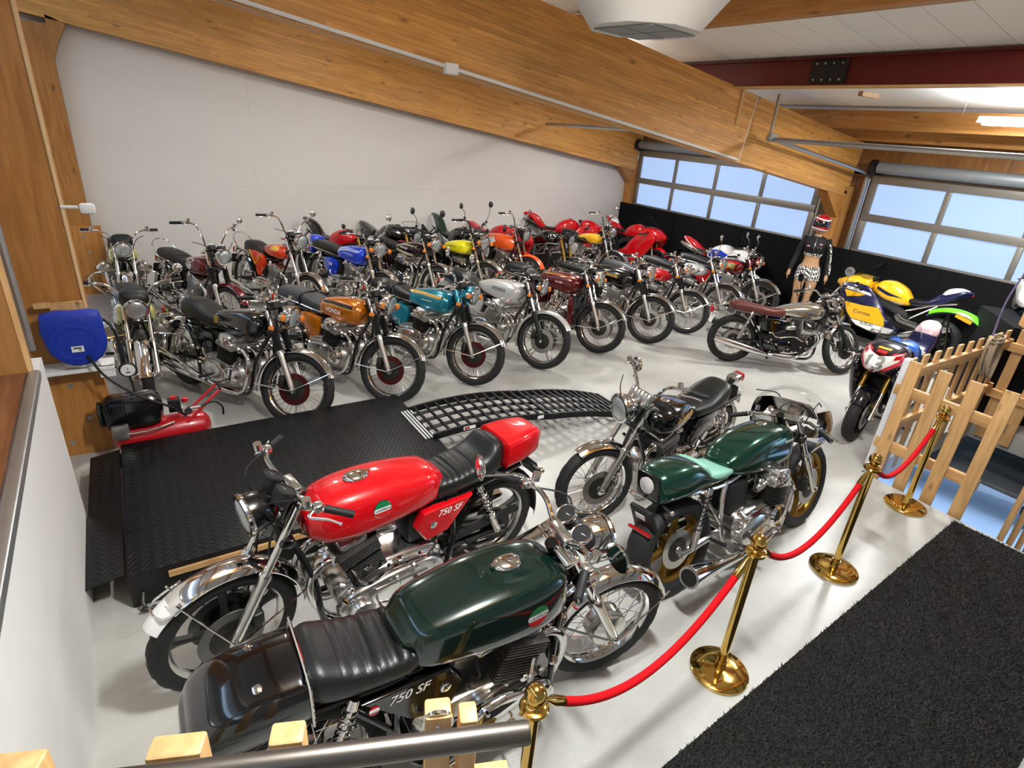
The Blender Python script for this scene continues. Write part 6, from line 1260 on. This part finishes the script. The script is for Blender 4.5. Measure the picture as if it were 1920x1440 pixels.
tc_ = b.p('tail_fairing', body([(-.93, .10, .70, .80, .885), (-.88, .125, .695, .80, .905), (-.74, .145, .70, .80, .915), (-.60, .14, .715, .785, .885), (-.50, .13, .72, .755, .79), (-.36, .12, .715, .74, .76)], 5, 28, 3., 3.4, .012), BRG, ang=50)
b.p('tail_panel', G().rbox((-.945, 0, .80), (.02, .17, .16), .03, M.Rotation(0, 3, 'Y')), BKP, tc_)
b.p('tail_lens', G().lathe([(.05, 0), (.05, .01), (.03, .018), (0, .02)], (-.955, 0, .81), (-1, 0, 0), 24), mat('led_cluster', '#c8c4c0', .2, .2, .6, var=.3, scale=140), tc_)
b.p('seat_bump_pad', body([(-.60, .11, .80, .85, .895), (-.56, .125, .77, .83, .88), (-.53, .12, .765, .80, .83)], 4, 22), MINT, ang=60)
pb = b.p('plate_holder', G().rbox((-.97, 0, .60), (.16, .17, .03), .01, M.Rotation(1.25, 3, 'Y')), BLM); b.p('plate_label', G().box((-1.0, 0, .62), (.003, .07, .035), M.Rotation(-.3, 3, 'Y')), WHT, pb); b.p('red_edge', G().box((-1.0, 0, .525), (.02, .17, .012)), RDL, pb)
for s in (1, -1): b.p('rear_indicator_stalk', G().tube([(-.9, s*.08, .69), (-.92, s*.16, .69)], .009, 8).ball((-.92, s*.165, .69), .016), CH)
def arcsurf(a0, a1, n, m, f):
    rr_ = [[f(i/n, rad(a0+(a1-a0)*j/m)) for j in range(m+1)] for i in range(n+1)]; k = m+1
    return G().add([p for r in rr_ for p in r], [(i*k+j, i*k+j+1, (i+1)*k+j+1, (i+1)*k+j) for i in range(n) for j in range(m)])
def cowl(t, a):
    x = .80-.42*t; w_ = .06+.20*math.sin(min(1., .18+t*.95)*pi/2); h = .05+.19*math.sin(min(1, .15+t)*pi/2); zc = .86+.03*t
    return V((x, w_*cos(a), zc+(h*1.15 if sin(a) > 0 else .26*(.4+.6*t))*sin(a)))
co_ = b.p('half_fairing', arcsurf(-48, 32, 12, 10, cowl).add(*(lambda g: (g.v, g.f))(arcsurf(148, 228, 12, 10, cowl))), BKP, ang=180)
b.p('fairing_front', arcsurf(-132, -48, 3, 8, lambda t, a: cowl(t*.25, a)), BKP, co_, ang=180)
b.p('windscreen', arcsurf(30, 150, 12, 16, cowl), CLR, co_, ang=180)
b.p('fairing_lining', arcsurf(-46, 0, 8, 8, lambda t, a: cowl(.25+t*.72, a)*1.0-V((.0, .006*math.copysign(1, cos(a)), 0))).add(*(lambda g: (g.v, g.f))(arcsurf(180, 226, 8, 8, lambda t, a: cowl(.25+t*.72, a)-V((0, .006*math.copysign(1, cos(a)), 0))))), mat('grey_lining', '#a8a69e', .5), co_, ang=180)
dsh = mat('engine_turned_alloy', '#d3d3cf', .2, 1., var=.25, scale=4, stretch=(55, 55, 55))
db = b.p('dash_panel', G().rbox((.49, 0, 1.0), (.012, .30, .17), .005, M.Rotation(-.75, 3, 'Y')), dsh)
b.p('gauge', G().lathe([(.05, -.01), (.05, .02), (.044, .026)], (.475, -.03, .99), (-.75, 0, .68), 24), CH, db); b.p('gauge_face', G().lathe([(.043, .022), (.043, .026)], (.475, -.03, .99), (-.75, 0, .68), 24), FACE, db)
silencer(b, (-.28, -.21, .2), (-.86, -.27, .30), .062, CH, 'cone')
# ---------------------------------------------------------------- shop mannequin with helmet
mq = thing('mannequin', 'shop mannequin in black crop jacket and chequered shorts by the door post', 'mannequin', (9.45, 5.32, 0), rad(205))
SKN = mat('mannequin_skin', '#b9906a', .5, var=.03)
def limb(g, pts, rs, n=14): return g.tube(cr(pts, 4), [r for r in sum([[rs[i]+(rs[i+1]-rs[i])*k/4 for k in range(4)] for i in range(len(rs)-1)], [])]+[rs[-1]], n)
def torso(g, secs, n=20): return g.loft([[V((x+d*cos(a), w_*sin(a), z)) for a in [2*pi*j/n for j in range(n)]] for z, w_, d, x in secs])
TS = [(.80, .13, .10, 0), (.88, .165, .115, 0), (.95, .165, .115, 0), (1.04, .125, .09, .01), (1.12, .115, .085, .015), (1.22, .135, .10, .02), (1.30, .15, .12, .03), (1.38, .165, .105, .01), (1.44, .15, .08, 0), (1.47, .07, .06, 0)]
g = G(); torso(g, TS); limb(g, [(0, 0, 1.44), (.01, 0, 1.52), (.02, 0, 1.58)], [.06, .05, .055]); g.ball((.025, 0, 1.66), .095, 16, 12, (1.05, .85, 1.25)); g.ball((.12, 0, 1.645), .018, 8, 6)
for s in (1, -1):
    limb(g, [(0, s*.085, .88), (.01, s*.095, .68), (.02, s*.085, .48), (-.01, s*.085, .28), (-.015, s*.08, .09)], [.092, .082, .056, .055, .036])
    limb(g, [(-.03, s*.08, .05), (.06, s*.085, .03), (.15, s*.09, .02)], [.034, .034, .02])
    limb(g, [(0, s*.155, 1.42), (-.01, s*.205, 1.30), (-.02, s*.24, 1.13), (.02, s*.27, .98), (.05, s*.285, .88)], [.05, .046, .038, .034, .024])
    limb(g, [(.05, s*.285, .88), (.06, s*.29, .83), (.065, s*.292, .79)], [.024, .03, .026])
    for k, (dx, L) in enumerate(((-.022, .062), (-.007, .074), (.008, .07), (.022, .055))): limb(g, [(.063+dx, s*.293, .80), (.066+dx, s*.294, .80-L*.6), (.060+dx, s*.287, .80-L)], [.0095, .0085, .007], 8)
    limb(g, [(.075, s*.287, .85), (.10, s*.282, .82), (.108, s*.28, .79)], [.011, .010, .008], 8)
me = g.mesh('body', SKN); o = link('body', me, mq)
rm_ = o.modifiers.new('r', 'REMESH'); rm_.mode = 'VOXEL'; rm_.voxel_size = .0075; rm_.use_smooth_shade = True
sm_ = o.modifiers.new('s', 'SMOOTH'); sm_.iterations = 3; sm_.factor = .5
dg = bpy.context.evaluated_depsgraph_get(); nm = bpy.data.meshes.new_from_object(o.evaluated_get(dg)); o.modifiers.clear(); o.data = nm; nm.materials.clear(); nm.materials.append(SKN); nm.shade_smooth()
def checker(name, s):
    m = bpy.data.materials.new(name); m.use_nodes = True; N = m.node_tree.nodes; tc = N.new('ShaderNodeTexCoord'); mp = N.new('ShaderNodeMapping'); mp.inputs['Rotation'].default_value = (.6, .0, .78)
    ch = N.new('ShaderNodeTexChecker'); ch.inputs['Scale'].default_value = s; ch.inputs[1].default_value = lin('#e8e6e0'); ch.inputs[2].default_value = lin('#0a0a0a')
    m.node_tree.links.new(tc.outputs['Object'], mp.inputs[0]); m.node_tree.links.new(mp.outputs[0], ch.inputs[0]); m.node_tree.links.new(ch.outputs[0], N['Principled BSDF'].inputs['Base Color']); N['Principled BSDF'].inputs['Roughness'].default_value = .7; return m
CHK = checker('black_white_checks', 34); FAB = mat('black_stretch_fabric', '#070708', .7, var=.1)
E_ = .009
tp = ob('crop_jacket', torso(G(), [(z, w_+E_, d+E_, x) for z, w_, d, x in [(1.17, .125, .093, .017)]+TS[5:9]]+[(1.475, .085, .07, 0)]), FAB, mq)
ob('chequered_hem', torso(G(), [(1.165, .135, .103, .017), (1.205, .142, .11, .019)]), CHK, tp)
for s in (1, -1): ob('sleeve', limb(G(), [(0, s*.145, 1.43), (-.01, s*.205, 1.30), (-.02, s*.24, 1.13), (.02, s*.27, .98), (.05, s*.285, .89)], [.064, .055, .046, .042, .033]), FAB, tp)
ob('sleeve_stripe', G().tube(cr([(.03, .20, 1.38), (.035, .245, 1.28), (.02, .275, 1.13), (.05, .305, .98), (.07, .312, .90)], 4), .016, 6), CHK, tp)
PK = mat('pink_patch', '#c98a94', .6, var=.05)
for y, z, w_ in ((.075, 1.36, .07), (.07, 1.305, .07), (-.08, 1.315, .08)): ob('chest_patch', G().ball((.125 if z < 1.33 else .112, y, z), .5, 12, 8, (.02, w_, .034)), PK, tp)
ob('zip', G().tube([(.145, 0, 1.2), (.163, 0, 1.3), (.118, 0, 1.4), (.075, 0, 1.46)], .004, 5), AL, tp)
sh_ = ob('shorts', torso(G(), [(.80, .185, .125, 0), (.88, .18, .128, 0), (.95, .176, .126, 0), (.985, .158, .113, .005)]), CHK, mq)
for s in (1, -1): ob('shorts_leg', limb(G(), [(0, s*.088, .88), (.005, s*.092, .80), (.01, s*.095, .755)], [.10, .099, .097]), CHK, sh_)
ob('lanyard', G().tube(cr([(.13, -.05, .86), (.14, -.045, .74), (.135, -.03, .62), (.12, .02, .52), (.13, -.06, .50), (.14, -.06, .6)], 4), .008, 6), BLM, sh_)
ob('stand_plate', G().lathe([(0, 0), (.17, 0), (.17, .008), (0, .012)], (-.02, 0, 0), (0, 0, 1), 28), CH, mq); ob('stand_rod', G().tube([(-.10, .02, .01), (-.10, .02, .5), (-.02, .07, .56)], .008, 8), CH, mq)
hm = thing('crash_helmet', 'red and white full-face helmet on the mannequin', 'helmet', (9.45, 5.32, 1.54), rad(205)); hm.scale = (1.1, 1.1, 1.1)
HR = mat('helmet_red', '#b0121f', .2, 0., 1., var=.12, scale=9)
def hshell(a, e): return V((.03+.155*cos(a)*cos(e)*(1.06 if cos(a) > 0 else 1), .125*sin(a)*cos(e), .115+(.145 if e > 0 else .13)*sin(e)))
rings = [[hshell(2*pi*j/28, rad(-62+152*i/16)) for j in range(28)] for i in range(17)]
hs_ = ob('shell', G().loft(rings), HR, hm)
ob('visor', G().add([hshell(rad(-68+136*i/16), rad(-8+34*j/6))*1.0+V((.012*cos(rad(-68+136*i/16)), .006*sin(rad(-68+136*i/16)), 0)) for i in range(17) for j in range(7)], [(i*7+j, i*7+j+1, (i+1)*7+j+1, (i+1)*7+j) for i in range(16) for j in range(6)]), mat('dark_visor', '#0c0d10', .06, 0., 1., var=0), hm, ang=180)
for (e0, e1, m_) in ((-34, -22, WHT), (30, 38, WHT), (-50, -44, WHT)): ob('white_band', G().add([hshell(rad(-100+200*i/20), rad(e0+(e1-e0)*j/2+6*sin(rad(i*18))))*1.0+V((.004*cos(rad(-100+200*i/20)), .004*sin(rad(-100+200*i/20)), .002)) for i in range(21) for j in range(3)], [(i*3+j, i*3+j+1, (i+1)*3+j+1, (i+1)*3+j) for i in range(20) for j in range(2)]), m_, hm, ang=180)
